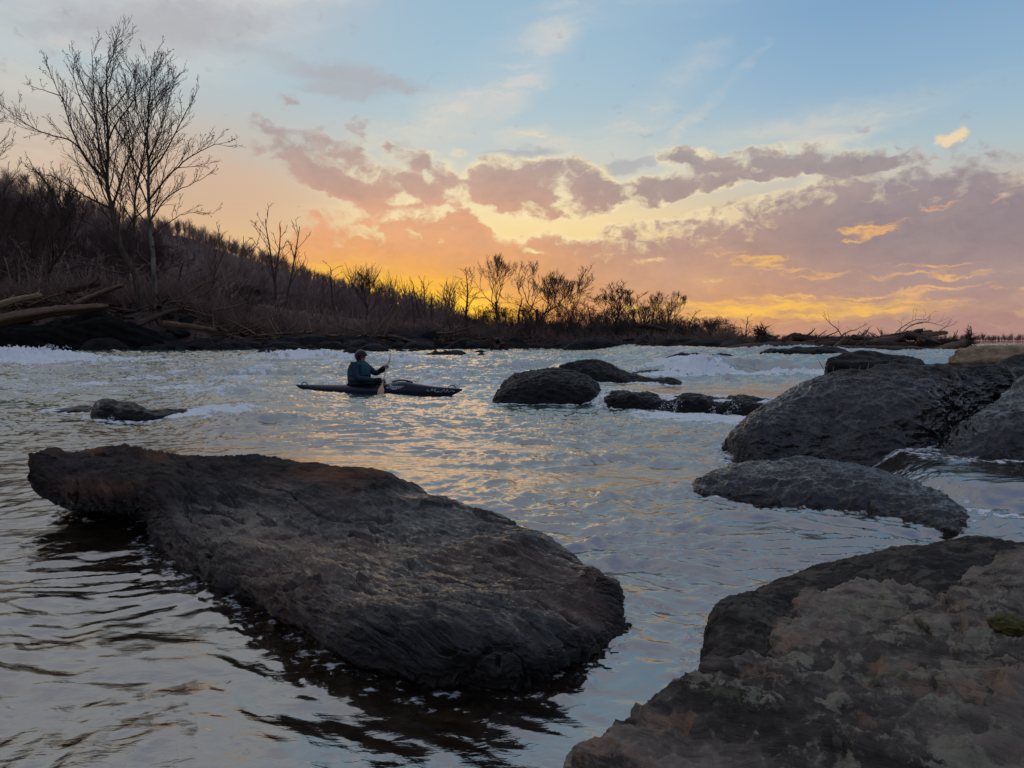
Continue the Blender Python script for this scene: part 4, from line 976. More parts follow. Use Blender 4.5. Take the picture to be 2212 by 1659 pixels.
# loose dark rocks all along the far shore
def small_rock(seed):
    rg_ = np.random.default_rng(seed)
    n, m = 26, 34
    th = np.linspace(0.0, PI, n)[:, None]; ph = np.linspace(0, 2*PI, m, endpoint=False)[None]
    D = np.stack([np.sin(th)*np.cos(ph), np.sin(th)*np.sin(ph), np.cos(th)+0*ph], -1)
    r = np.ones((n, m))*1.0
    for _ in range(9):                                        # flat facets
        a = unit(rg_.normal(size=3)*np.array([1, 1, 0.8])); c = rg_.uniform(0.55, 0.85)
        dd = D@a; r = np.where(dd > 1e-3, np.minimum(r, c/np.maximum(dd, 1e-3)), r)
    G = D*r[..., None]
    G = G*(1+0.10*fbm3(G+seed, 2.2, 4, seed)[..., None])
    V = G.reshape(-1, 3)*np.array([1, 0.8, 0.6])
    return new_mesh('bank_rock', V, grid_faces(n, m, True))
SR = [small_rock(300+k) for k in range(7)]
for q in SR: q.materials.append(M_BANKROCK)
rg = np.random.default_rng(77)
for k in range(220):
    if k < 190:
        px = rg.uniform(180, 1600); s = rg.uniform(-3.0, 1.5)
        Y0 = 62.0; x = (px-CXP)/F*Y0; y = float(shore_y(np.array([x]))[0]) + s; x = (px-CXP)/F*y
    else:
        px = rg.uniform(540, 1100); y = rg.uniform(40, 60); x = (px-CXP)/F*y
    r = rg.uniform(0.45, 1.35)*(1.15 if k < 190 else 0.6)
    zb = max(float(ground_h(np.array([x]), np.array([y]))[0]), 0.1)
    o = bpy.data.objects.new('bank_rock', SR[k % 7]); COL.objects.link(o)
    o.location = (x, y, zb + r*rg.uniform(0.0, 0.35)); o.scale = (r*rg.uniform(0.9, 1.7), r, r*rg.uniform(0.7, 1.1)); o.rotation_euler = (rg.uniform(-.3, .3), rg.uniform(-.3, .3), rg.uniform(0, 6.28))
    if k < 190: tag(o, 'loose dark rock among many along the far shore', 'rock', 'loose dark rocks of the far shore')
    else: tag(o, 'small dark rock standing in the far rapids behind the kayaker', 'rock', 'small rocks in the far rapids')

# ------------------------------------------------------------------ driftwood
def wood(name, c1, c2):
    g = new_mat(name)
    n = g.noise(g.mapping(g.obj, scale=(1, 1, 1)), 2.0, 3, 0.5)
    ln = g.noise(g.mapping(g.obj, rot=(0, 0, R(12)), scale=(0.6, 9, 9)), 2.2, 6, 0.65)
    g.put(g.bs.inputs['Base Color'], g.mix(g.ss(g.add(g.mul(ln, .7), g.mul(n, .3)), 0.4, 0.6), c1, c2))
    g.bs.inputs['Roughness'].default_value = 0.85; g.bs.inputs['Specular IOR Level'].default_value = 0.25
    g.put(g.bs.inputs['Normal'], g.bump(ln, 0.7, 0.04))
    return g.mat
M_LOG = wood('brown_log', (0.10, 0.062, 0.040, 1), (0.20, 0.13, 0.085, 1))
M_LOGD = wood('dark_log', (0.055, 0.036, 0.028, 1), (0.12, 0.08, 0.06, 1))
M_LOGP = wood('pale_log', (0.34, 0.24, 0.14, 1), (0.55, 0.41, 0.26, 1))
def log_pts(a, b, r0, r1, rg_, sag=0.04, n=14, sides=14, rough=0.12):
    a, b = np.array(a), np.array(b); L = np.linalg.norm(b-a)
    t = np.linspace(0, 1, n)[:, None]
    pts = a*(1-t)+b*t + np.array([0, 0, 1])*(sag*L*np.sin(PI*t)) + 0.007*L*np.cumsum(rg_.normal(size=(n, 3)), 0)*0.3
    rad = np.linspace(r0, r1, n)*(1+rough*rg_.normal(size=n)*0.4)
    rad[0] *= 0.75; rad[-1] *= 0.6
    return pts, rad, sides
def close_ends(V, Fq, n, s):
    return [Fq, np.array([list(range(s))[::-1], [((n-1)*s+i) for i in range(s)]])]
def driftlog(px0, py0, Y0, px1, py1, Y1, r0, r1, mat, label, seed, stubs=3, name='driftwood_log', sag=0.015, n=30):
    if 30 < Y0 < 40: r0, r1 = r0*0.92, r1*0.92
    rg_ = np.random.default_rng(seed)
    a, b = P(px0, py0, Y0), P(px1, py1, Y1)
    pts, rad, s = log_pts(a, b, r0, r1, rg_, sag, n, 16)
    V, Fq = tubes([(pts, rad, s)])
    G = V.reshape(n, s, 3); c = pts[:, None]
    ang = np.arange(s)*2*PI/s
    k = 1 + 0.14*np.sin(3*ang+seed)[None] + 0.08*rg_.normal(size=(1, s)) + 0.05*rg_.normal(size=(n, s))
    G = c + (G-c)*k[..., None]; V = G.reshape(-1, 3)
    # splintered ends
    e = rg_.uniform(-0.6, 0.9, size=s)*r0; d = unit(a-b); V[:s] += d*e[:, None]
    e = rg_.uniform(-0.6, 0.9, size=s)*r1; V[-s:] -= d*e[:, None]
    F = close_ends(V, Fq, n, s)
    root = empty(name, (a+b)/2 - np.array([0, 0, max(r0, r1)])); tag(root, label, 'log')
    mesh_obj('trunk', V, F, mat, root)
    for j in range(stubs):
        i = int(rg_.integers(3, n-3)); d2 = side_dir(rg_, unit(pts[i+1]-pts[i]), rg_.uniform(0.5, 1.2)); d2[2] = abs(d2[2])*0.8+0.1
        L = rg_.uniform(2, 7)*rad[i]
        q, qr = limb(rg_, pts[i], d2, L, rad[i]*0.35, rad[i]*0.12, 5, 0.12, 0.05)
        its = [(q, qr, 6)]; out = []
        sprout(rg_, out, q, qr, 0, [(1.5/max(L, .3)*2, 0.7, 0.6, 0.3, 0.1, rad[i]*0.06)]); its += [(o[0], o[1], 4) for o in out]
        V2, F2 = tubes(its); mesh_obj('branch_stub', V2, F2, mat, root)
    return root
driftlog(-60, 708, 62.5, 232, 660, 63.5, 0.62, 0.30, M_LOG, 'big brown driftwood log lying on the left bank above the black undercut rock', 1, 3, sag=0.02)
driftlog(165, 656, 64, 268, 618, 65, 0.30, 0.16, M_LOG, 'slanting brown log poking up beside the sycamore trunk', 2, 1)
driftlog(-20, 662, 66, 90, 636, 67, 0.30, 0.18, M_LOGP, 'pale weathered log in the debris at the far left', 3, 3)
driftlog(145, 628, 67, 215, 612, 68, 0.28, 0.2, M_LOGD, 'short dark log in the brush left of the sycamore', 4, 1)
driftlog(355, 700, 62, 470, 712, 63, 0.28, 0.15, M_LOG, 'reddish log on the bank right of the sycamore roots', 5, 3)
driftlog(300, 700, 62, 385, 668, 62.5, 0.25, 0.14, M_LOGD, 'dark log leaning on the roots of the pale-trunked sycamore', 6, 3)
driftlog(590, 735, 66, 730, 722, 68, 0.25, 0.12, M_LOG, 'thin log stranded on the rocks left of the kayaker', 7, 3)
driftlog(840, 725, 66, 900, 741, 64, 0.16, 0.08, M_LOGD, 'bare stick slanting down to the water right of the raised paddle', 8, 2)
driftlog(1378, 702, 60, 1440, 712, 60, 0.2, 0.1, M_LOGD, 'dark log lying in the brush under the island grove', 9, 3)
driftlog(1672, 748, 35.5, 2062, 744, 37, 0.24, 0.17, M_LOGD, 'longest straight log along the front of the driftwood pile', 10, 3)
driftlog(1690, 738, 37.5, 1930, 734, 38, 0.20, 0.13, M_LOGD, 'straight log lying on top of the left half of the driftwood pile', 11, 4)
driftlog(1880, 742, 36.5, 2046, 718, 37, 0.18, 0.10, M_LOG, 'log rising to the right at the top of the driftwood pile', 12, 4)
driftlog(1900, 732, 37.0, 2010, 716, 37.6, 0.13, 0.07, M_LOGD, 'thinner log parallel to and above the rising one', 13, 3)
driftlog(1572, 757, 34, 1760, 748, 35, 0.22, 0.15, M_LOGD, 'low log at the left foot of the driftwood pile', 14, 2)
driftlog(1840, 756, 34.2, 2020, 758, 34.6, 0.20, 0.15, M_LOGD, 'thick dark log at the waterline under the driftwood pile', 15, 1)
driftlog(1998, 772, 33.0, 2094, 738, 34.4, 0.26, 0.20, M_LOG, 'stout log sloping down to the water from the root wad on the right', 16, 1)
driftlog(1800, 752, 35, 1828, 728, 35.4, 0.10, 0.06, M_LOG, 'short split stick standing against the driftwood pile', 17, 0)
driftlog(2068, 776, 10.3, 2300, 768, 9.6, 0.135, 0.165, M_LOGP, 'thick pale tan log with a splintered end at the right edge', 18, 0, n=44)
driftlog(1705, 738, 36, 1722, 722, 36, 0.10, 0.05, M_LOGD, 'stubby broken stick pointing up left of the pile centre', 19, 0)
rgp = np.random.default_rng(505)
for k in range(20):
    px = rgp.uniform(1610, 2050); L = rgp.uniform(45, 130); a_ = rgp.normal()*0.22; py = rgp.uniform(734, 756) - 6*math.exp(-((px-1960)/70)**2)
    driftlog(px-L/2, py+L/2*a_, 35.5+rgp.uniform(-1, 2), px+L/2, py-L/2*a_, 35.8+rgp.uniform(-1, 2.5), rgp.uniform(.10, .22), rgp.uniform(.06, .14), M_LOGD if k % 3 else M_LOG, 'weathered log jammed among others in the driftwood pile', 600+k, 2)['group'] = 'logs jammed in the driftwood pile'
for k in range(14):
    px = rgp.uniform(-20, 560); L = rgp.uniform(40, 120); a_ = rgp.normal()*0.3
    Yl = 66 + rgp.uniform(-1, 4); x_ = (px-CXP)/F*Yl; zg = float(ground_h(np.array([x_]), np.array([Yl]))[0]) + 0.15; py = 737-(zg-1.08)*F/Yl
    driftlog(px-L/2, py+L/2*a_*0.4, Yl, px+L/2, py-L/2*a_, Yl+rgp.uniform(-1, 1), rgp.uniform(.14, .26), rgp.uniform(.08, .14), (M_LOGD, M_LOG, M_LOGP)[k % 3], 'flood-stranded log among the debris on the left bank', 700+k, 3)['group'] = 'stranded logs on the left bank'
def rootwad(px, py, Y, rr_, mat, label, seed, face=(0, -1, 0.2)):
    rg_ = np.random.default_rng(seed); c = P(px, py, Y)
    f = unit(np.array(face, float)); u = unit(np.cross(f, [0, 0, 1])); v = np.cross(u, f)
    its = [(np.array([c-f*rr_*0.8, c-f*0.3*rr_, c, c+f*0.25*rr_]), np.array([0.28, 0.36, 0.5, 0.2])*rr_, 9)]
    for k in range(30):
        a = rg_.uniform(0, 2*PI); d = unit(u*math.cos(a)+v*math.sin(a)+f*rg_.uniform(-0.2, 0.6))
        q, qr = limb(rg_, c+d*0.2*rr_, d, rr_*rg_.uniform(0.6, 1.25), rr_*0.11, rr_*0.02, 6, 0.28, 0)
        its.append((q, qr, 5)); out = []; sprout(rg_, out, q, qr, 0, [(5/rr_, 0.8, 0.5, 0.2, 0, rr_*0.018)]); its += [(o[0], o[1], 3) for o in out]
    V, Fq = tubes(its)
    return tag(mesh_obj('root_wad', V, Fq, mat), label, 'root wad')
rootwad(2092, 738, 34.4, 0.55, M_LOGD, 'upturned root wad at the right end of the driftwood pile', 1, (1, -0.5, 0.1))
rootwad(1648, 724, 36, 0.5, M_LOGD, 'upturned stump with roots at the left end of the driftwood pile', 2, (0.2, -1, 0.3))
rootwad(345, 668, 64.5, 1.4, M_LOGD, 'mass of exposed roots between the two big sycamores', 3, (0.3, -1, 0.2))
rootwad(188, 640, 66, 1.0, M_LOG, 'pale broken stump standing in the debris left of the sycamores', 4, (0, -0.3, 1))
rootwad(1075, 742, 61, 1.2, M_LOGD, 'tangle of dark roots and twigs at the water below the island grove', 5, (0, -1, 0.6))
# bare branches reaching out of the pile
def spray_branch(pts, Y, r, label, seed, lens=1.0):
    rg_ = np.random.default_rng(seed)
    q = crom(np.array([P(a, b, Y+0.3*i) for i, (a, b) in enumerate(pts)]), 14); rad = np.linspace(r, r*0.2, 14)
    its = [(q, rad, 4)]; out = []; sprout(rg_, out, q, rad, 0, [(2.2, 0.6, 0.45*lens, 0.2, 0.15, 0.008), (3, 0.6, 0.5, 0.2, 0.1, 0.006)]); its += [(o[0], o[1], 3) for o in out]
    V, Fq = tubes(its); tag(mesh_obj('bare_branch', V, Fq, M_TWIG), label, 'branch')
spray_branch([(1822, 735), (1810, 712), (1795, 700), (1776, 680)], 35.5, 0.035, 'bare branch curving up and left out of the driftwood pile', 1)
spray_branch([(1815, 728), (1835, 715), (1850, 712), (1872, 700)], 35.5, 0.025, 'thin branch arching right out of the middle of the driftwood pile', 2)
spray_branch([(1940, 728), (1965, 705), (2000, 696), (2040, 705)], 36.5, 0.035, 'long bare branch arching over the right half of the driftwood pile', 3, 1.2)
spray_branch([(1925, 730), (1945, 710), (1975, 692), (2000, 690)], 37.0, 0.030, 'fine bare branch rising highest above the driftwood pile', 4, 1.2)
spray_branch([(2020, 722), (2040, 708), (2062, 700)], 37.0, 0.025, 'twiggy branch fanning out near the root wad', 5)
spray_branch([(1868, 735), (1866, 725), (1870, 720)], 36.0, 0.03, 'short forked stick standing up from the middle of the driftwood pile', 6, 0.4)
# debris nobody could count
def litter(name, label, xy, L0, L1, seed, mat, zoff=0.25, up=0.25):
    rg_ = np.random.default_rng(seed); its = []
    for (x, y) in xy:
        z = max(float(ground_h(np.array([x]), np.array([y]))[0]), 0.2) + rg_.uniform(0, zoff)
        a = rg_.uniform(0, PI); d = unit(np.array([math.cos(a), 0.5*math.sin(a), rg_.normal()*up])); L = rg_.uniform(L0, L1)
        q, qr = limb(rg_, np.array([x, y, z]), d, L, L*0.022+0.012, L*0.008+0.006, 4, 0.10, 0); its.append((q, qr, 4))
    V, Fq = tubes(its); o = mesh_obj(name, V, Fq, mat); tag(o, label, kind='stuff'); return o
rg = np.random.default_rng(88)
xs = rg.uniform(-50, 12, 1700); ys = shore_y(xs) + np.abs(rg.normal(size=1700))*2.5 + 0.4
litter('driftwood_debris', 'tangle of small sticks and flood debris along the far bank', np.stack([xs, ys], 1), 0.6, 3.0, 1, M_LOGD, 0.5)
xs = rg.uniform(10.5, 24, 1000); ys = shore_y(xs) + rg.uniform(0.3, 6.0, 1000)
litter('driftwood_tangle', 'tangle of sticks filling the driftwood pile on the right', np.stack([xs, ys], 1), 0.4, 1.9, 2, M_LOGD, 0.45)

xs = rg.uniform(-56, -4, 240); ys = shore_y(xs) + np.abs(rg.normal(size=240))*3.0 + 1.0
litter('flood_debris', 'larger weathered branches strewn along the left bank', np.stack([xs, ys], 1), 2.0, 5.5, 3, M_LOG, 0.9, 0.35)
# ------------------------------------------------------------------ river: level, drops, waves, foam (all in metres)
def river_level(x, y):
    L = 0.20*sst(17, 45, y)*np.ones_like(x)
    # pool behind the middle ledge, right of the domed rock
    e1 = 11.65 - 0.72*(x-1.4) + 0.22*pn2(x*1.1, x*0+3.3, 5) + 0.10*pn2(x*4, x*0+1.3, 6)
    a1 = sst(e1-0.28, e1+0.10, y)*sst(1.0, 1.6, x)
    L = np.maximum(L, 0.19*a1)
    # standing drop farther up on the right
    e2 = 18.4 + 0.5*pn2(x*0.6, x*0+8.3, 7) + 0.2*pn2(x*2.5, x*0+2.3, 8) - 0.05*(x-4)
    a2 = sst(e2-1.0, e2+0.3, y)*sst(2.2, 5.0, x - 0.10*(y-18))
    L = L + (0.55-L)*a2
    # small side chute at the right, between the low boulder and the near rocks
    yl = 4.93 - 0.9*(x-2.5) + 0.10*pn2(x*3, x*0+1.0, 9)
    a3 = sst(yl-0.25, yl+0.22, y)*sst(2.35, 2.75, x - 0.26*(y-4.2))
    L = np.where(y < 8.5, np.maximum(L, 0.17*a3*sst(8.5, 7.0, y)), L)
    return L
def foam_zones(x, y):
    e1 = 11.4 - 0.72*(x-1.4)
    f = (0.80+0.45*pn2(x*2.5, y*3.0, 221))*np.exp(-((y-e1+0.80)/0.62)**2)*sst(1.2, 2.0, x)*sst(5.4, 4.4, x)
    f = f + 0.30*np.exp(-((y-9.0)/1.0)**2)*sst(0.2, 1.5, x)*sst(6, 4, x)
    f = f + 0.62*np.exp(-((y-16.9)/0.7)**2)*sst(2.6, 3.4, x)*sst(9.0, 7.5, x) + 0.8*np.exp(-((y-18.3)/0.7)**2-((x-4.3)/0.8)**2)
    f = f + 0.24*np.exp(-((y-28)/8.0)**2)*sst(-3, -9, x)
    f = f + 0.55*np.exp(-((y-31)/3.0)**2-((x+20)/4.5)**2) + 0.4*np.exp(-((y-36)/4.0)**2-((x+9)/3.5)**2)
    f = f + 0.22*np.exp(-((y-31)/10.0)**2)*sst(-12, -2, x)*sst(14, 6, x)
    f = f + 0.30*np.exp(-((y-16)/5.0)**2)*sst(3, 0.5, x)
    f = f + 0.55*np.exp(-((y-10.2)/0.8)**2-((x+4.3)/1.0)**2) + 0.35*np.exp(-((y-8.9)/0.4)**2-((x+6.0)/1.6)**2)
    f = f + 0.62*np.exp(-((y-4.93+0.9*(x-2.5)+0.40)/0.24)**2)*sst(2.35, 2.7, x)
    f = f + 0.35*np.exp(-((y-5.3)/0.3)**2-((x-2.3)/0.5)**2)
    return np.clip(f, 0, 1.2)
def slick_(x, y):
    n = sst(-0.35, 0.25, pn2(x*0.7, y*1.3, 211) + 0.4*pn2(x*2.0, y*4.5, 212))
    return n*np.clip(np.exp(-((x+0.7)/1.9)**2 - ((y-7.0)/1.3)**2) + 0.8*np.exp(-((x-0.9)/1.2)**2 - ((y-5.6)/0.9)**2) + 0.8*np.exp(-((x-1.5)/1.3)**2 - ((y-7.9)/0.6)**2), 0, 1)
def chop(x, y):
    """how rough the water is"""
    r = 0.18 + 0.10*sst(2.5, 5, y) + 0.30*sst(6, 10.5, y) + 0.65*sst(12, 24, y)
    calm = np.exp(-((y-12.6)/1.7)**2)*sst(1.4, 2.6, x)           # slick pool above the middle ledge
    lee = np.exp(-((x+0.50+0.55*(y-2.9))/1.45)**2 - ((y-2.65)/1.0)**2)
    calm2 = 0.88*lee
    return r*(1-0.72*calm)*(1-calm2)*(1-0.62*slick_(x, y))*(1-0.5*sst(2.2, 2.6, x)*sst(4.3, 4.8, y)*sst(8.5, 7.5, y))
def water_h(x, y, fine=True):
    L = river_level(x, y)
    r = chop(x, y)
    f = foam_zones(x, y)
    # flow runs from the right rear to the left front
    ca, sa = math.cos(R(14)), math.sin(R(14))
    wx = 0.55*pn2(x*0.35, y*0.35, 31) + 0.16*pn2(x*1.3, y*1.3, 32)
    wy = 0.55*pn2(x*0.35+9, y*0.35+4, 33) + 0.16*pn2(x*1.3+2, y*1.3, 34)
    X, Y = x+wx, y+wy
    U, V = X*ca + Y*sa, -X*sa + Y*ca
    big = rid2(U*0.32, V*0.75, 3, 41, 0.5)*0.55 + 0.5*pn2(U*0.22, V*0.5, 43)
    mid = rid2(U*1.0, V*2.4, 3, 47, 0.55)
    near = sst(6.5, 3.5, y)
    sml = rid2(U*3.1, V*6.2, 3, 53, 0.55)
    rip = rid2(U*9, V*15, 2, 59, 0.5)
    far = sst(9, 15, y)
    slick = slick_(x, y)
    cd_, sd_ = 0.75, -0.66
    S1, S2 = X*cd_ + Y*sd_, -X*sd_ + Y*cd_
    band = sst(-1.2, 0.2, x)*sst(2.2, 3.0, y)*sst(9.5, 6.5, y) + 0.35*sst(6.0, 7.5, y)*sst(11, 9, y)
    pool = sst(2.2, 2.6, x)*sst(4.3, 4.8, y)*sst(8.5, 7.5, y)
    flow = band*(1-0.85*pool)*(1-0.75*slick)*(0.016*rid2(S1*0.9, S2*3.3, 3, 201, 0.5) + 0.009*rid2(U*1.6, V*5.2, 3, 203, 0.55))
    h = r*(0.145*big*(0.25+0.75*far) + 0.046*mid*(1-0.3*far) + 0.018*sml*(1-0.6*far) + 0.0040*rip*(1-far)*(1-0.45*near)) + near*(1-0.88*np.exp(-((x+0.50+0.55*(y-2.9))/1.45)**2 - ((y-2.65)/1.0)**2))*(0.026*fbm2(X*1.5+0.8*Y, Y*2.6-0.3*X, 3, 91, 0.55) + 0.006*fbm2(X*6+2*Y, Y*9, 2, 95))
    h = h + flow
    # swift tongues between the near rocks
    h = h + 0.016*np.sin(3.2*(y*1.0+0.55*x) + 2.2*pn2(x*0.8, y*0.8, 61))*np.exp(-((y-4.2)/1.6)**2)*sst(-0.4, 1.0, x)
    # boiling foam stands up
    lump = rid2(x*2.3, y*2.3, 4, 67, 0.6)
    h = h + f*(0.045+0.05*far)*(0.6*lump+0.4)
    # haystack waves
    for hx, hy, sx_, sy_, a in ((-20.5, 30.0, 4.0, 1.0, .38), (-24, 27, 3.0, .9, .25), (-9, 33, 2.8, 1.0, .26), (-14, 24, 2.5, .7, .12), (-4.5, 29, 2.2, .8, .16), (-7.5, 21, 1.8, .6, .10), (4.6, 17.6, .9, .35, .14), (6.4, 17.0, 1.2, .3, .12),
                                (0.5, 25, 2.0, .8, .18), (2.8, 28, 2.2, .9, .18), (-1.5, 20, 1.6, .5, .10), (9, 24, 2, .7, .2), (-5.2, 14.0, 1.2, .4, .06), (-3.2, 9.8, .8, .3, .07), (-3.9, 10.3, .6, .25, .07)):
        d2 = ((x-hx+0.4*wx)/sx_)**2 + ((y-hy+wy)/sy_)**2
        h = h + a*np.exp(-d2)*(1+0.35*lump)
    # the hull presses the chop flat
    u = (x+2.9)*0.93 + (y-15.3)*-0.36; v = (x+2.9)*0.36 + (y-15.3)*0.93
    kk = np.exp(-(u/2.5)**4 - (v/0.85)**2)
    h = h*(1-0.88*kk) - 0.025*kk
    return L*(1-kk) + h
def foam_amount(x, y, H):
    """0..1 white water, from the zone, the crests and a lacy pattern"""
    f = foam_zones(x, y)
    r = chop(x, y)
    X = x + 0.25*pn2(x*1.2, y*1.2, 71); Y = y + 0.25*pn2(x*1.2+4, y*1.2, 72)
    lace = rid2(X*2.4, Y*3.6, 4, 73, 0.62)        # about -0.5..1.6
    blob = fbm2(X*0.8, Y*1.3, 4, 79, 0.6)
    crest = (H - river_level(x, y))/(0.10*r+0.02)
    a = f*0.78 + 0.05*sst(9, 14, y) + 0.34*np.clip(crest-0.4, 0, 1.6)*sst(7.5, 10, y)*(0.55+f) + 0.46*lace*(0.4+f) + 0.40*blob*sst(7, 10, y) - 0.70
    return np.clip(a, 0, 1)

nr, na = 1180, 1500
rr = 0.55*np.exp(np.linspace(0, math.log(115/0.55), nr))
aa = np.radians(np.linspace(-50, 50, na))
RR, AA = np.meshgrid(rr, aa, indexing='ij')
XX, YY = RR*np.sin(AA), RR*np.cos(AA)
HH = water_h(XX, YY)
FO = foam_amount(XX, YY, HH)
# froth and a little lap where the rocks meet the water
pl_ = np.concatenate(WL); gx0, gy0, gc = -12.0, 0.5, 0.05
gw, gh = int(26/gc), int(25/gc)
ii, jj = ((pl_[:, 0]-gx0)/gc).astype(int), ((pl_[:, 1]-gy0)/gc).astype(int)
ok = (ii > 3) & (ii < gw-4) & (jj > 3) & (jj < gh-4)
PR = np.zeros((gh, gw)); PR[jj[ok], ii[ok]] = 1.0
for _ in range(2):
    PR = (PR + np.roll(PR, 1, 0) + np.roll(PR, -1, 0) + np.roll(PR, 1, 1) + np.roll(PR, -1, 1))/2.2
    PR = np.clip(PR, 0, 1.0)
fx_, fy_ = np.clip((XX-gx0)/gc, 0, gw-2), np.clip((YY-gy0)/gc, 0, gh-2)
i0, j0 = fx_.astype(int), fy_.astype(int); tx, ty = fx_-i0, fy_-j0
prox = PR[j0, i0]*(1-tx)*(1-ty) + PR[j0, i0+1]*tx*(1-ty) + PR[j0+1, i0]*(1-tx)*ty + PR[j0+1, i0+1]*tx*ty
prox = prox*((YY > 0.6) & (YY < 25) & (XX > -11.9) & (XX < 13.9))
pn_ = rid2(XX*6, YY*6, 3, 151, 0.6)
FO = np.clip(FO + prox*(0.10+0.30*pn_)*(0.45+0.75*sst(3.5, 8, YY)), 0, 1)
HH = HH + prox*0.005*pn_
V = np.stack([XX, YY, HH], -1).reshape(-1, 3)
me = new_mesh('river', V, grid_faces(nr, na)[:, ::-1])
at = me.attributes.new('foam', 'FLOAT', 'POINT'); at.data.foreach_set('value', FO.astype(np.float32).ravel())
tq = sst(8.0, 13.0, YY)*np.clip(0.55+0.6*fbm2(XX*0.25, YY*0.5, 3, 83), 0, 1)*(1-0.6*np.exp(-((YY-12.6)/1.7)**2)*sst(1.4, 2.6, XX))
E1 = 11.65 - 0.72*(XX-1.4)
tq = tq*(1-0.85*np.exp(-((YY-E1+0.1)/0.35)**2)*sst(1.0, 1.5, XX))
tq = np.clip(tq + (0.15+0.55*sst(7, 9, YY))*foam_zones(XX, YY), 0, 1)
at = me.attributes.new('aerated', 'FLOAT', 'POINT'); at.data.foreach_set('value', tq.astype(np.float32).ravel())
cm_ = 1-0.8*np.exp(-((XX+0.50+0.55*(YY-2.9))/1.45)**2 - ((YY-2.65)/1.0)**2)
at = me.attributes.new('stir', 'FLOAT', 'POINT'); at.data.foreach_set('value', cm_.astype(np.float32).ravel())
g = new_mat('river_water')
st = g.node('ShaderNodeAttribute', attribute_name='stir').outputs['Fac']
fa = g.node('ShaderNodeAttribute', attribute_name='foam').outputs['Fac']
ta = g.node('ShaderNodeAttribute', attribute_name='aerated').outputs['Fac']
nA = g.noise(g.mapping(g.pos, scale=(1, 1.5, 0.4)), 26, 5, 0.65)
nB = g.noise(g.mapping(g.pos, scale=(1, 1.3, 0.4)), 7, 5, 0.6, 1.2)
lace = g.add(g.mul(g.sub(nA, 0.5), 1.5), g.mul(g.sub(nB, 0.5), 1.6))
fm = g.ss(g.add(fa, g.mul(lace, 0.62)), 0.29, 0.50)
fm = g.mul(fm, g.ss(fa, 0.0, 0.12))
bed = g.mix(g.ss(nB, 0.35, 0.65), (0.014, 0.009, 0.005, 1), (0.036, 0.023, 0.012, 1))
body = g.mix(ta, bed, (0.060, 0.135, 0.110, 1))
colr = g.mix(fm, body, (0.72, 0.77, 0.76, 1))
g.put(g.bs.inputs['Base Color'], colr)
g.put(g.bs.inputs['Roughness'], g.ss(fm, 0, 1, 0.055, 0.65))
g.bs.inputs['IOR'].default_value = 4.0
hb1 = g.noise(g.mapping(g.pos, rot=(0, 0, R(-14)), scale=(1, 2.2, 0.3)), 9, 4, 0.55, 0.6)
hb2 = g.noise(g.mapping(g.pos, rot=(0, 0, R(-8)), scale=(1, 2.6, 0.3)), 34, 3, 0.5, 0.5)
b1 = g.bump(hb1, 0.30, 0.04); g.put(b1.node.inputs['Strength'], g.mul(st, 0.15))
b2 = g.bump(hb2, 0.18, 0.008, b1); g.put(b2.node.inputs['Strength'], g.mul(st, 0.09))
b3 = g.bump(g.mul(fm, nA), 0.6, 0.03, b2)
g.put(g.bs.inputs['Normal'], b3)
M_WATER = g.mat
river = put('river', me, M_WATER); tag(river, kind='structure')
river['label'] = 'rippled river water reflecting the sunset, white and green in the rapids'
# the river goes on beyond the detailed reach
g2 = grid_faces(2, 2)
def wave_sheet(name, x0, x1, y0, y1, n, m, z):
    xs, ys = np.meshgrid(np.linspace(x0, x1, m), np.linspace(y0, y1, n), indexing='xy')
    V = np.stack([xs, ys, z + 0.02*pn2(xs*0.2, ys*0.2, 3)], -1).reshape(-1, 3)
    return new_mesh(name, V, grid_faces(n, m))
far = put('river_upstream', wave_sheet('river_upstream', 20, 700, 100, 1400, 60, 60, 0.17), M_WATER); tag(far, kind='structure', label='far upstream reach of the river')
# bed and ground, one sheet to the horizon
gb = new_mat('bed_earth')
nn = gb.noise(gb.pos, 1.2, 6, 0.6)
gb.put(gb.bs.inputs['Base Color'], gb.mix(nn, (0.030, 0.022, 0.015, 1), (0.075, 0.055, 0.04, 1)))
gb.bs.inputs['Roughness'].default_value = 0.9
M_BED = gb.mat
# ------------------------------------------------------------------ kayak, kayaker, paddle
def plain(name, c, rough=0.5, spec=0.25, bumpn=0.0, coat=0.0, var=0.15):
    g = new_mat(name)
    n = g.noise(g.obj, 6, 4, 0.6)
    g.put(g.bs.inputs['Base Color'], g.mix(g.ss(n, 0.3, 0.7), tuple(v*(1-var) for v in c)+(1,), tuple(v*(1+var) for v in c)+(1,)))
    g.put(g.bs.inputs['Roughness'], g.ss(n, 0.3, 0.7, rough*0.8, min(1, rough*1.2)))
    g.bs.inputs['Specular IOR Level'].default_value = spec
    if bumpn: g.put(g.bs.inputs['Normal'], g.bump(g.noise(g.obj, 40, 4, 0.6), bumpn, 0.004))
    return g.mat
M_HULL = plain('navy_plastic', (0.010, 0.014, 0.030), 0.25)
M_SKIRT = plain('black_neoprene', (0.010, 0.010, 0.012), 0.7, bumpn=0.3)
M_WHITE = plain('white_print', (0.75, 0.77, 0.80), 0.5)
M_JACKET = plain('navy_fabric', (0.012, 0.030, 0.050), 0.6, bumpn=0.5)
M_VEST = plain('teal_vest_fabric', (0.020, 0.075, 0.095), 0.7, bumpn=0.4)
M_BLACKF = plain('black_fabric', (0.008, 0.008, 0.010), 0.75, bumpn=0.4)
M_SKIN = plain('skin', (0.42, 0.24, 0.18), 0.5)
M_HELM = plain('helmet_shell', (0.012, 0.012, 0.014), 0.22)
M_POGIE = plain('grey_glove', (0.25, 0.23, 0.22), 0.7, bumpn=0.3)
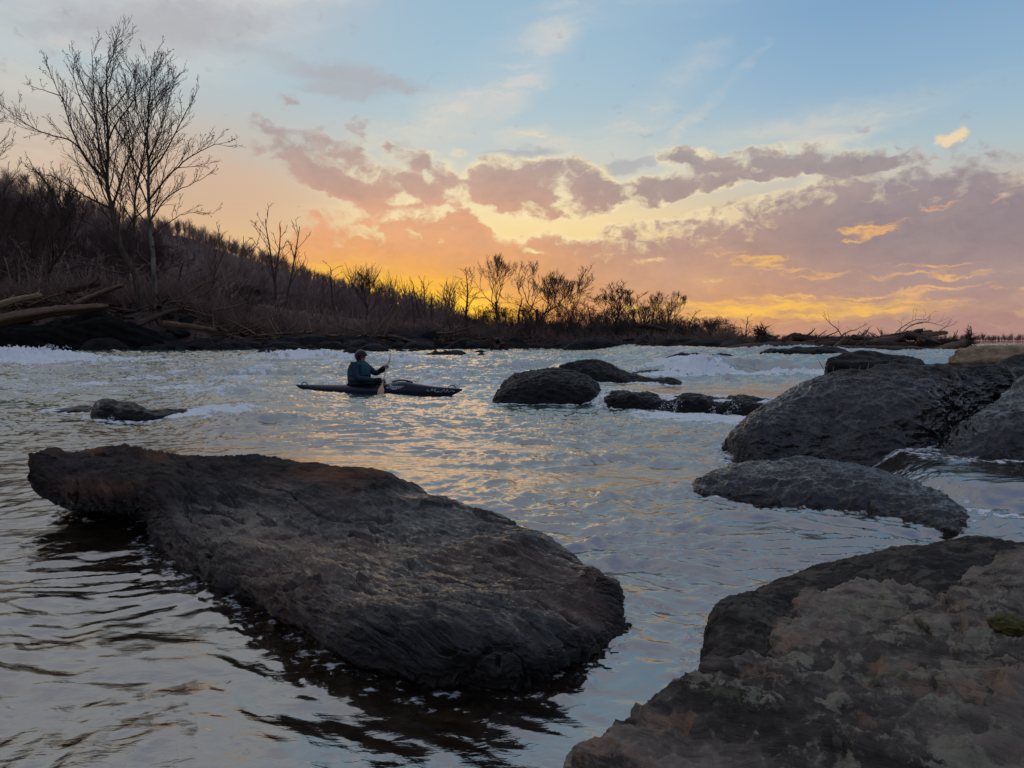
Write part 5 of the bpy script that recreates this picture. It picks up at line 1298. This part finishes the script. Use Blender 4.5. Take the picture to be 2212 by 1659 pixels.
M_BLADE = plain('amber_blade', (0.45, 0.27, 0.12), 0.3)
M_SHAFT = plain('pale_shaft', (0.42, 0.36, 0.28), 0.4)
stern, bow = P(640, 834, 15.95), P(998, 842, 14.60)
stern[2] = 0; bow[2] = 0
KU = unit(bow-stern); KL = np.linalg.norm(bow-stern); KV = np.array([KU[1], -KU[0], 0.0])   # KV points to the camera side
def K(s, v, z): return stern + KU*(s*KL) + KV*v + np.array([0, 0, z+0.02])
ss_ = np.array([0, .03, .10, .22, .36, .46, .54, .62, .68, .76, .86, .94, .985, 1.0])
wv = np.interp(ss_, [0, .03, .1, .22, .36, .5, .62, .76, .86, .94, 1], [.01, .035, .09, .19, .275, .30, .285, .20, .13, .065, .008])
dk = np.interp(ss_, [0, .1, .22, .36, .46, .54, .62, .66, .76, .86, .94, 1], [.125, .135, .15, .165, .175, .18, .225, .255, .20, .155, .135, .12])
sm_ = np.interp(ss_, [0, .1, .3, .6, .86, 1], [.10, .06, .045, .05, .05, .10])
kl = np.interp(ss_, [0, .05, .2, .5, .8, .94, 1], [.10, 0.0, -.09, -.11, -.09, -.02, .085])
rows = []
for s, w, d, m_, k in zip(ss_, wv, dk, sm_, kl):
    ring = []
    for a in np.linspace(0, 2*PI, 28, endpoint=False):
        c, sn = math.cos(a), math.sin(a)
        v = w*np.sign(c)*abs(c)**0.75
        z = m_ + (d-m_)*abs(sn)**1.15 if sn > 0 else m_ - (m_-k)*abs(sn)**0.8
        ring.append(K(s, v, z))
    rows.append(ring)
Gk = crom(np.array(rows), 90)
V = np.concatenate([Gk.reshape(-1, 3), [Gk[0].mean(0), Gk[-1].mean(0)]])
j = np.arange(28); nK = 90
Fk = [grid_faces(nK, 28, True), np.concatenate([np.stack([(j+1) % 28, j, np.full(28, nK*28)], -1), np.stack([j+(nK-1)*28, (j+1) % 28+(nK-1)*28, np.full(28, nK*28+1)], -1)])]
kay = empty('kayak', K(0.5, 0, 0)); tag(kay, 'long low dark blue whitewater kayak riding in the rapids', 'kayak')
mesh_obj('hull', V, Fk, M_HULL, kay)
SEAT = 0.405
def ring_pts(cs, cz, a, b, n=40, z=0.0, tilt=0.0):
    return np.array([K(cs + a/KL*math.cos(t), b*math.sin(t), cz + z + tilt*math.cos(t)) for t in np.linspace(0, 2*PI, n)])
rim = ring_pts(SEAT+0.04, 0.185, 0.44, 0.235, tilt=0.02)
V, Fq = tubes([(rim, np.full(40, 0.014), 8)]); mesh_obj('cockpit_rim', V, Fq, M_SKIRT, kay)
# spray skirt: from the rim up to the waist tube
rowsS = []
for f in np.linspace(0, 1, 10):
    a, b = 0.44*(1-f)+0.17*f, 0.235*(1-f)+0.165*f
    rowsS.append(ring_pts(SEAT+0.04-0.04*f, 0.19+0.10*f**2.2, a, b, 41, tilt=0.02*(1-f))[:-1])
Gs = np.array(rowsS); mesh_obj('spray_skirt', Gs.reshape(-1, 3), grid_faces(10, 40, True), M_SKIRT, kay)
for s, z in ((0.055, 0.125), (0.945, 0.135)):
    t = np.linspace(0, PI, 12)
    pts = np.array([K(s + 0.075/KL*math.cos(a), 0, z + 0.055*math.sin(a)) for a in t])
    V, Fq = tubes([(pts, np.full(12, 0.009), 6)]); mesh_obj('grab_loop', V, Fq, M_SKIRT, kay)
pts = np.array([K(s, 0.0, z) for s, z in ((0.60, 0.225), (0.64, 0.262), (0.68, 0.262), (0.72, 0.225))])
V, Fq = tubes([(crom(pts, 12), np.full(12, 0.016), 6)]); mesh_obj('deck_strap', V, Fq, M_SKIRT, kay)
fc_ = bpy.data.curves.new('lettering', 'FONT'); fc_.body = 'Dagger'; fc_.size = 0.125; fc_.shear = 0.35; fc_.extrude = 0.001; fc_.offset = -0.001
fo = bpy.data.objects.new('lettering', fc_); COL.objects.link(fo)
bpy.context.view_layer.update()
tm = bpy.data.meshes.new_from_object(fo.evaluated_get(bpy.context.evaluated_depsgraph_get()))
bpy.data.objects.remove(fo)
co = np.array([v.co for v in tm.vertices])
up_ = unit(np.array([0, 0, 1.0])*0.9 - KV*0.42)
# follow the curve of the hull side
def side_v(s, z):
    w, d, m_ = np.interp(s, ss_, wv), np.interp(s, ss_, dk), np.interp(s, ss_, sm_)
    q = np.clip((z-m_)/(d-m_), 0, 1)**(1/1.15)
    return w*np.sqrt(np.clip(1-q*q, 0, 1))**0.75
W3 = []
for c in co:
    s = 0.60 + c[0]/KL; z = 0.115 + c[1]*0.85
    W3.append(K(s, side_v(s, z) + 0.006 + c[2], z))
for v, w3 in zip(tm.vertices, W3): v.co = Vector(w3) - kay.location
lo = put('lettering', tm, None, kay); tm.materials.clear(); tm.materials.append(M_WHITE)
# scribbled white splash marks towards the bow
rg = np.random.default_rng(4)
qs = []
for k in range(26):
    s = 0.815 + 0.145*k/25 + rg.uniform(-.006, .006); z = 0.075 + 0.028*rg.normal()*0.6 + 0.012*math.sin(k*1.7)
    z = min(0.115, max(0.045, z)); qs.append(K(s, side_v(s, z) + 0.004, z))
V, Fq = tubes([(crom(np.array(qs), 90), np.abs(rg.normal(size=90))*0.0035+0.0012, 4)]); mesh_obj('white_marking', V, Fq, M_WHITE, kay)

# ---- person
def PK(s, v, z): return K(SEAT + s/KL, v, z)
def skin_obj(name, verts, edges, radii, mat, parent, sub=2, root=0):
    me = bpy.data.meshes.new(name)
    pl = np.array(parent.location) if parent is not None else np.zeros(3)
    me.from_pydata([tuple(np.array(v)-pl) for v in verts], edges, [])
    o = put(name, me, mat, parent)
    md = o.modifiers.new('skin', 'SKIN'); md.use_smooth_shade = True
    sv = me.skin_vertices[0].data
    for i, r in enumerate(radii):
        sv[i].radius = (r, r) if not isinstance(r, tuple) else r
        sv[i].use_root = (i == root)
    sb = o.modifiers.new('smooth', 'SUBSURF'); sb.levels = sub; sb.render_levels = sub
    dg = bpy.context.evaluated_depsgraph_get(); bpy.context.view_layer.update()
    m2 = bpy.data.meshes.new_from_object(o.evaluated_get(dg)); m2.name = name
    o.modifiers.clear(); o.data = m2
    if not m2.materials: m2.materials.append(mat)
    for p_ in m2.polygons: p_.use_smooth = True
    return o
per = empty('person', PK(0, 0, -0.02)); tag(per, 'kayaker facing right in black helmet and teal life vest, gripping a paddle', 'person')
# paddle line
pA, pB = P(820, 856, 14.50), P(841, 766, 15.95)
def pad(t): return pA*(1-t) + pB*t
hN, hF = pad(0.34), pad(0.68)
bx_ = dict(pel=PK(-.02, 0, .07), wai=PK(-.03, 0, .25), che=PK(-.01, 0, .42), nec0=PK(.0, 0, .57), nec=PK(.02, 0, .61), hd0=PK(.035, 0, .67), hd1=PK(.04, 0, .75), hd2=PK(.035, 0, .81),
           shN=PK(.0, .19, .56), shF=PK(.0, -.19, .56), elN=PK(.10, .27, .30), elF=PK(.24, -.24, .38))
names = list(bx_)
Vv = [bx_[k] for k in names]; ix = {k: i for i, k in enumerate(names)}
E = [(ix['pel'], ix['wai']), (ix['wai'], ix['che']), (ix['che'], ix['nec0']), (ix['nec0'], ix['nec']), (ix['nec'], ix['hd0']), (ix['hd0'], ix['hd1']), (ix['hd1'], ix['hd2']), (ix['che'], ix['shN']), (ix['che'], ix['shF']), (ix['shN'], ix['elN']), (ix['shF'], ix['elF'])]
rad = [.13, .13, .125, .06, .05, .062, .075, .06, .06, .06, .043, .043]
def addv(p, r): Vv.append(np.array(p)); rad.append(r); return len(Vv)-1
# face details on the same skeleton: nose and chin
i = addv(PK(.118, 0, .705), .011); E.append((ix['hd1'], i)); i = addv(PK(.095, 0, .66), .022); E.append((ix['hd0'], i))
pdir = unit(pB-pA)
for hand, el_, sgn in ((hN, 'elN', 1), (hF, 'elF', -1)):
    e = bx_[el_]; back = unit(e-hand)
    wri = hand + back*0.085; w_ = addv(wri, .027); E.append((ix[el_], w_))
    palm = hand + back*0.035 + np.array([0, 0, 0.012]); p_ = addv(palm, .028); E.append((w_, p_))
    out_ = unit(-back - pdir*np.dot(-back, pdir)); nrm_ = unit(np.cross(pdir, out_))
    for q, off in enumerate((-.030, -.010, .010, .030)):
        L_ = (.9, 1.0, .95, .8)[q]
        k0 = addv(palm + pdir*off + nrm_*.012 + out_*.018, .0095); E.append((p_, k0))
        k1 = addv(hand + pdir*off + nrm_*.024 + out_*.012*L_, .009); E.append((k0, k1))
        k2 = addv(hand + pdir*off + nrm_*.004 + out_*.030*L_, .008); E.append((k1, k2))
        k3 = addv(hand + pdir*off - nrm_*.018 + out_*.014*L_, .0072); E.append((k2, k3))
    t0 = addv(palm + pdir*.03*sgn - nrm_*.012, .011); E.append((p_, t0)); t1 = addv(hand + pdir*.036*sgn - nrm_*.022, .0095); E.append((t0, t1))
# legs forward inside the boat
for sg in (1, -1):
    a = addv(PK(.05, .09*sg, .05), .075); kn = addv(PK(.42, .13*sg, .13), .055); an = addv(PK(.80, .07*sg, .03), .038); ft = addv(PK(.84, .07*sg, .10), .03)
    E += [(ix['pel'], a), (a, kn), (kn, an), (an, ft)]
skin_obj('body', Vv, E, rad, M_SKIN, per)
# jacket over torso and arms
jv = [PK(-.02, 0, .16), PK(-.03, 0, .28), PK(-.01, 0, .44), PK(.0, 0, .56), PK(.015, 0, .61), bx_['shN'], bx_['shF'], bx_['elN'], bx_['elF']]
je = [(0, 1), (1, 2), (2, 3), (3, 4), (2, 5), (2, 6), (5, 7), (6, 8)]; jr = [.17, .17, .16, .10, .075, .092, .092, .074, .074]
for hand, k in ((hN, 7), (hF, 8)):
    e = jv[k]; jv.append(e*0.30+(hand+unit(e-hand)*0.09)*0.70); jr.append(.052); je.append((k, len(jv)-1)); jv.append(hand + unit(e-hand)*0.085); jr.append(.036); je.append((len(jv)-2, len(jv)-1))
skin_obj('jacket', jv, je, jr, M_JACKET, per)
for hand, el_ in ((hF, 'elF'), (hN, 'elN')):
    e = bx_[el_]; d = unit(e-hand)
    pts = np.array([hand+d*t for t in (0.02, 0.05, 0.10, 0.16, 0.2)]); V, Fq = tubes([(pts, np.array([.045, .062, .064, .055, .045]), 14)])
    mesh_obj('mitt_cuff', V, Fq, M_BLACKF, per)
    th = np.linspace(0, PI, 12)[:, None]; ph = np.linspace(0, 2*PI, 16, endpoint=False)[None]
    S_ = np.stack([np.sin(th)*np.cos(ph)*.055, np.sin(th)*np.sin(ph)*.045, np.cos(th)*.045+0*ph], -1)
    G_ = hand + np.array([0, 0, .012]) + S_*(1+0.10*fbm3(S_*30, 1, 2, 5)[..., None])
    mesh_obj('glove', G_.reshape(-1, 3), grid_faces(12, 16, True), M_POGIE, per)
# life vest: thick shell round the chest with shoulder straps and a collar
rowsV = []
for z, a, b in ((.17, .170, .20), (.22, .215, .225), (.34, .225, .235), (.46, .220, .232), (.55, .195, .215), (.605, .155, .18), (.635, .11, .13)):
    rowsV.append([PK(-.015 + a*np.sign(math.cos(t))*abs(math.cos(t))**0.8, b*np.sign(math.sin(t))*abs(math.sin(t))**0.8, z + (0.02*math.cos(t))) for t in np.linspace(0, 2*PI, 36, endpoint=False)])
Gv = crom(np.array(rowsV), 26)
# arm openings: push the sides in
for i_ in range(26):
    for j_ in range(36):
        z = Gv[i_, j_, 2]; sd_ = abs(math.sin(j_/36*2*PI))
        if sd_ > 0.75 and 0.38 < z < 0.58: c_ = PK(-.015, 0, z); Gv[i_, j_] = c_ + (Gv[i_, j_]-c_)*0.80
mesh_obj('life_vest', Gv.reshape(-1, 3), grid_faces(26, 36, True), M_VEST, per)
its = []
for z, a, b in ((.24, .222, .236), (.36, .232, .246)):
    its.append((np.array([PK(-.015 + a*math.cos(t), b*math.sin(t), z) for t in np.linspace(0, 2*PI, 40)]), np.full(40, .010), 6))
its.append((np.array([PK(.02 + .075*math.cos(t), 0.08*math.sin(t), .632) for t in np.linspace(0, 2*PI, 30)]), np.full(30, .022), 8))
V, Fq = tubes(its); mesh_obj('vest_trim', V, Fq, M_BLACKF, per)
# helmet: shell over the top, ear and neck cover, small brim
th = np.linspace(0, 1, 22)[:, None]; ph = np.linspace(0, 2*PI, 40, endpoint=False)[None]
front = (np.cos(ph)+1)/2
lim = 1.58 + 0.95*(1-front)**0.8*1.0
lim = np.where(front > 0.72, 1.50, lim)
T_ = th*lim
Hc = np.array([.036, 0, .755])
hx = np.sin(T_)*np.cos(ph)*0.138; hy = np.sin(T_)*np.sin(ph)*0.112; hz = np.cos(T_)*0.128
G_ = np.array([[PK(Hc[0]+hx[a_, b_], hy[a_, b_], Hc[2]+hz[a_, b_]) for b_ in range(40)] for a_ in range(22)])
hel = mesh_obj('helmet', G_.reshape(-1, 3), grid_faces(22, 40, True), M_HELM, per)
ms = hel.modifiers.new('thick', 'SOLIDIFY'); ms.thickness = 0.012; ms.offset = -1
pts = np.array([PK(Hc[0]+.141*math.cos(t), .113*math.sin(t), Hc[2]+.012) for t in np.linspace(-1.15, 1.15, 20)])
V, Fq = tubes([(pts, np.full(20, .010), 6)]); mesh_obj('brim', V, Fq, M_HELM, hel)
pts = np.array([PK(.06, .082, .72), PK(.075, .07, .66), PK(.09, .03, .635), PK(.095, 0, .632), PK(.09, -.03, .635), PK(.075, -.07, .66), PK(.06, -.082, .72)])
V, Fq = tubes([(crom(pts, 20), np.full(20, .007), 5)]); mesh_obj('chin_strap', V, Fq, M_BLACKF, per)
M_HAIR = plain('dark_hair', (0.02, 0.014, 0.01), 0.6)
for sg in (1, -1):      # eyes
    c_ = PK(.098, .028*sg, .735); S2 = np.array([[c_ + np.array([math.sin(a)*math.cos(b), math.sin(a)*math.sin(b), math.cos(a)])*0.010 for b in np.linspace(0, 2*PI, 10, endpoint=False)] for a in np.linspace(0, PI, 7)])
    mesh_obj('eye', S2.reshape(-1, 3), grid_faces(7, 10, True), M_HAIR, per)
pts = np.array([PK(.108, .018, .682), PK(.114, 0, .684), PK(.108, -.018, .682)]); V, Fq = tubes([(pts, np.array([.002, .005, .002]), 6)]); mesh_obj('mouth', V, Fq, plain('lips', (0.30, 0.12, 0.10), 0.5), per)

# ---- paddle
pr = empty('paddle', pA); tag(pr, 'double-bladed paddle with amber blades held upright across the kayak', 'paddle')
V, Fq = tubes([(np.array([pad(.24), pad(.5), pad(.76)]), np.full(3, .0145), 10)]); mesh_obj('shaft', V, Fq, M_SHAFT, pr)
def blade(t0, t1, wide, roll):
    c0, c1 = pad(t0), pad(t1); d = unit(c1-c0); L = np.linalg.norm(c1-c0)
    u = unit(np.cross(d, np.array([0.9, 0.2, 0.3]))); n = np.cross(d, u); u = u*math.cos(roll)+n*math.sin(roll); n = np.cross(d, u)
    rows = []
    for f in np.linspace(0, 1, 18):
        w = wide*(min(1, 0.16+1.9*f**1.3) if f < 0.55 else 1.0)*(1-0.9*max(0, (f-0.8)/0.2)**2.2); w = max(w, 0.012)
        th_ = 0.010*(1-f)+0.0045
        c = c0 + d*f*L - n*0.035*math.sin(PI*f*0.9)
        rows.append([c + u*w*math.cos(a) + n*th_*math.sin(a) for a in np.linspace(0, 2*PI, 14, endpoint=False)])
    G_ = np.array(rows); V = np.concatenate([G_.reshape(-1, 3), [G_[0].mean(0), G_[-1].mean(0)]])
    j = np.arange(14); F = [grid_faces(18, 14, True), np.concatenate([np.stack([(j+1) % 14, j, np.full(14, 18*14)], -1), np.stack([j+17*14, (j+1) % 14+17*14, np.full(14, 18*14+1)], -1)])]
    mesh_obj('blade', V, F, M_BLADE, pr)
blade(.27, -.02, .062, 1.0); blade(.74, 1.02, .07, 0.25)
# ------------------------------------------------------------------ dry grass stalks, moss, spray
def mats_simple(name, c1, c2, sc):
    g = new_mat(name); n = g.noise(g.obj, sc, 5, 0.6)
    g.put(g.bs.inputs['Base Color'], g.mix(g.ss(n, 0.35, 0.65), c1, c2)); g.bs.inputs['Roughness'].default_value = 0.9
    g.put(g.bs.inputs['Normal'], g.bump(n, 0.8, 0.01)); return g.mat
M_GRASS = mats_simple('dry_grass', (0.26, 0.19, 0.13, 1), (0.42, 0.32, 0.22, 1), 3)
M_MOSS = mats_simple('moss', (0.03, 0.03, 0.006, 1), (0.10, 0.085, 0.015, 1), 60)
for (px, py, Y, n, h, sd, lab) in ((1830, 822, 7.5, 7, 0.30, 1, 'thin dry grass stalks at the left end of the largest boulder top'), (1925, 812, 7.6, 9, 0.22, 2, 'dry grass tuft on the crest of the largest boulder, left of the middle'),
                               (1990, 808, 7.6, 11, 0.20, 3, 'thickest dry grass tuft on the middle of the boulder crest'), (2075, 802, 7.6, 5, 0.20, 4, 'sparse dry grass blades on the right part of the boulder crest'),
                               (2150, 798, 7.6, 4, 0.14, 5, 'short dry grass near the top right of the largest boulder')):
    rg_ = np.random.default_rng(sd); its = []; c = P(px, py+6, Y)
    for k in range(n):
        d = unit(np.array([rg_.uniform(-.7, .7), rg_.uniform(-.4, .4), 1]))
        q, qr = limb(rg_, c+np.array([rg_.uniform(-.16, .16), rg_.uniform(-.08, .08), -0.03]), d, h*rg_.uniform(.5, 1.1), .0060, .002, 6, .12, -0.06); its.append((q, qr, 3))
        if rg_.random() < .5: its.append((q[2:5]+np.array([[0, 0, 0], [.02, .01, .02], [.05, .02, .03]]), np.array([.002, .002, .0008]), 3))
    V, Fq = tubes(its); tag(mesh_obj('dry_grass', V, Fq, M_GRASS), lab, 'grass tuft')
# moss cushion on the near rocks
rg_ = np.random.default_rng(9)
n, m = 40, 60
th = np.linspace(0, PI, n)[:, None]; ph = np.linspace(0, 2*PI, m, endpoint=False)[None]
D = np.stack([np.sin(th)*np.cos(ph), np.sin(th)*np.sin(ph), np.cos(th)+0*ph], -1)
G_ = D*(1+0.22*fbm3(D, 2.2, 4, 3)[..., None]+0.08*fbm3(D, 14, 3, 5, 0.6, ridge=True)[..., None])*np.array([.034, .028, .017]) + P(2182, 1350, 1.42)
tag(mesh_obj('moss_patch', G_.reshape(-1, 3), grid_faces(n, m, True), M_MOSS), 'small yellow-green cushion of moss among the near right rocks', 'moss')
# spray thrown up where the current breaks
gs = new_mat('water_drops'); gs.bs.inputs['Base Color'].default_value = (0.75, 0.8, 0.82, 1); gs.bs.inputs['Roughness'].default_value = 0.25
M_DROP = gs.mat
def drops(name, label, zones, seed):
    rg_ = np.random.default_rng(seed)
    o8 = np.array([[1, 0, 0], [0, 1, 0], [-1, 0, 0], [0, -1, 0], [0, 0, 1], [0, 0, -1.]]); f8 = np.array([[0, 1, 4], [1, 2, 4], [2, 3, 4], [3, 0, 4], [1, 0, 5], [2, 1, 5], [3, 2, 5], [0, 3, 5]])
    Vs, Fs, off = [], [], 0
    for (px0, px1, py, h, Y, n, r) in zones:
        # little jets: drops strung along arcs
        nj = max(3, n//22)
        for j_ in range(nj):
            u = rg_.uniform(px0, px1); c = P(u, py, Y + rg_.uniform(-.3, .3)); vx, vy, vz = rg_.normal()*0.25*h, rg_.normal()*0.2*h, h*rg_.uniform(.35, 1)
            for k in range(22):
                t = rg_.random()**0.8
                p = c + np.array([vx*t*2, vy*t, vz*4*t*(1-t*0.9)*0.45]) + rg_.normal(size=3)*0.03*h**0.5
                s = r*rg_.uniform(.35, 1.2)
                Vs.append(o8*s*np.array([1, 1, 1.25]) + p); Fs.append(f8+off); off += 6
    o = mesh_obj(name, np.concatenate(Vs), np.concatenate(Fs), M_DROP); tag(o, label, kind='stuff')
drops('spray', 'white drops of spray flying over the spilling ledge and the upstream drop', [
    (1440, 1660, 905, .22, 10.3, 420, .0075), (1440, 1480, 888, .32, 10.7, 110, .007), (1540, 1580, 900, .34, 10.2, 110, .007), (1630, 1700, 900, .22, 9.9, 160, .007), (1290, 1400, 890, .14, 11.4, 150, .007),
    (1430, 1500, 790, .34, 18.2, 330, .012), (1500, 1780, 812, .18, 17.2, 330, .010), (0, 150, 757, .5, 30, 260, .018), (205, 240, 910, .12, 9.5, 70, .006), (195, 215, 880, .12, 10.0, 60, .006), (420, 480, 890, .14, 10.2, 130, .007),
    (2010, 2110, 1040, .05, 5.2, 120, .004), (1930, 2000, 800, .12, 13, 60, .007), (550, 760, 762, .3, 36, 200, .016), (1360, 1430, 868, .08, 11.4, 60, .005)], 5)
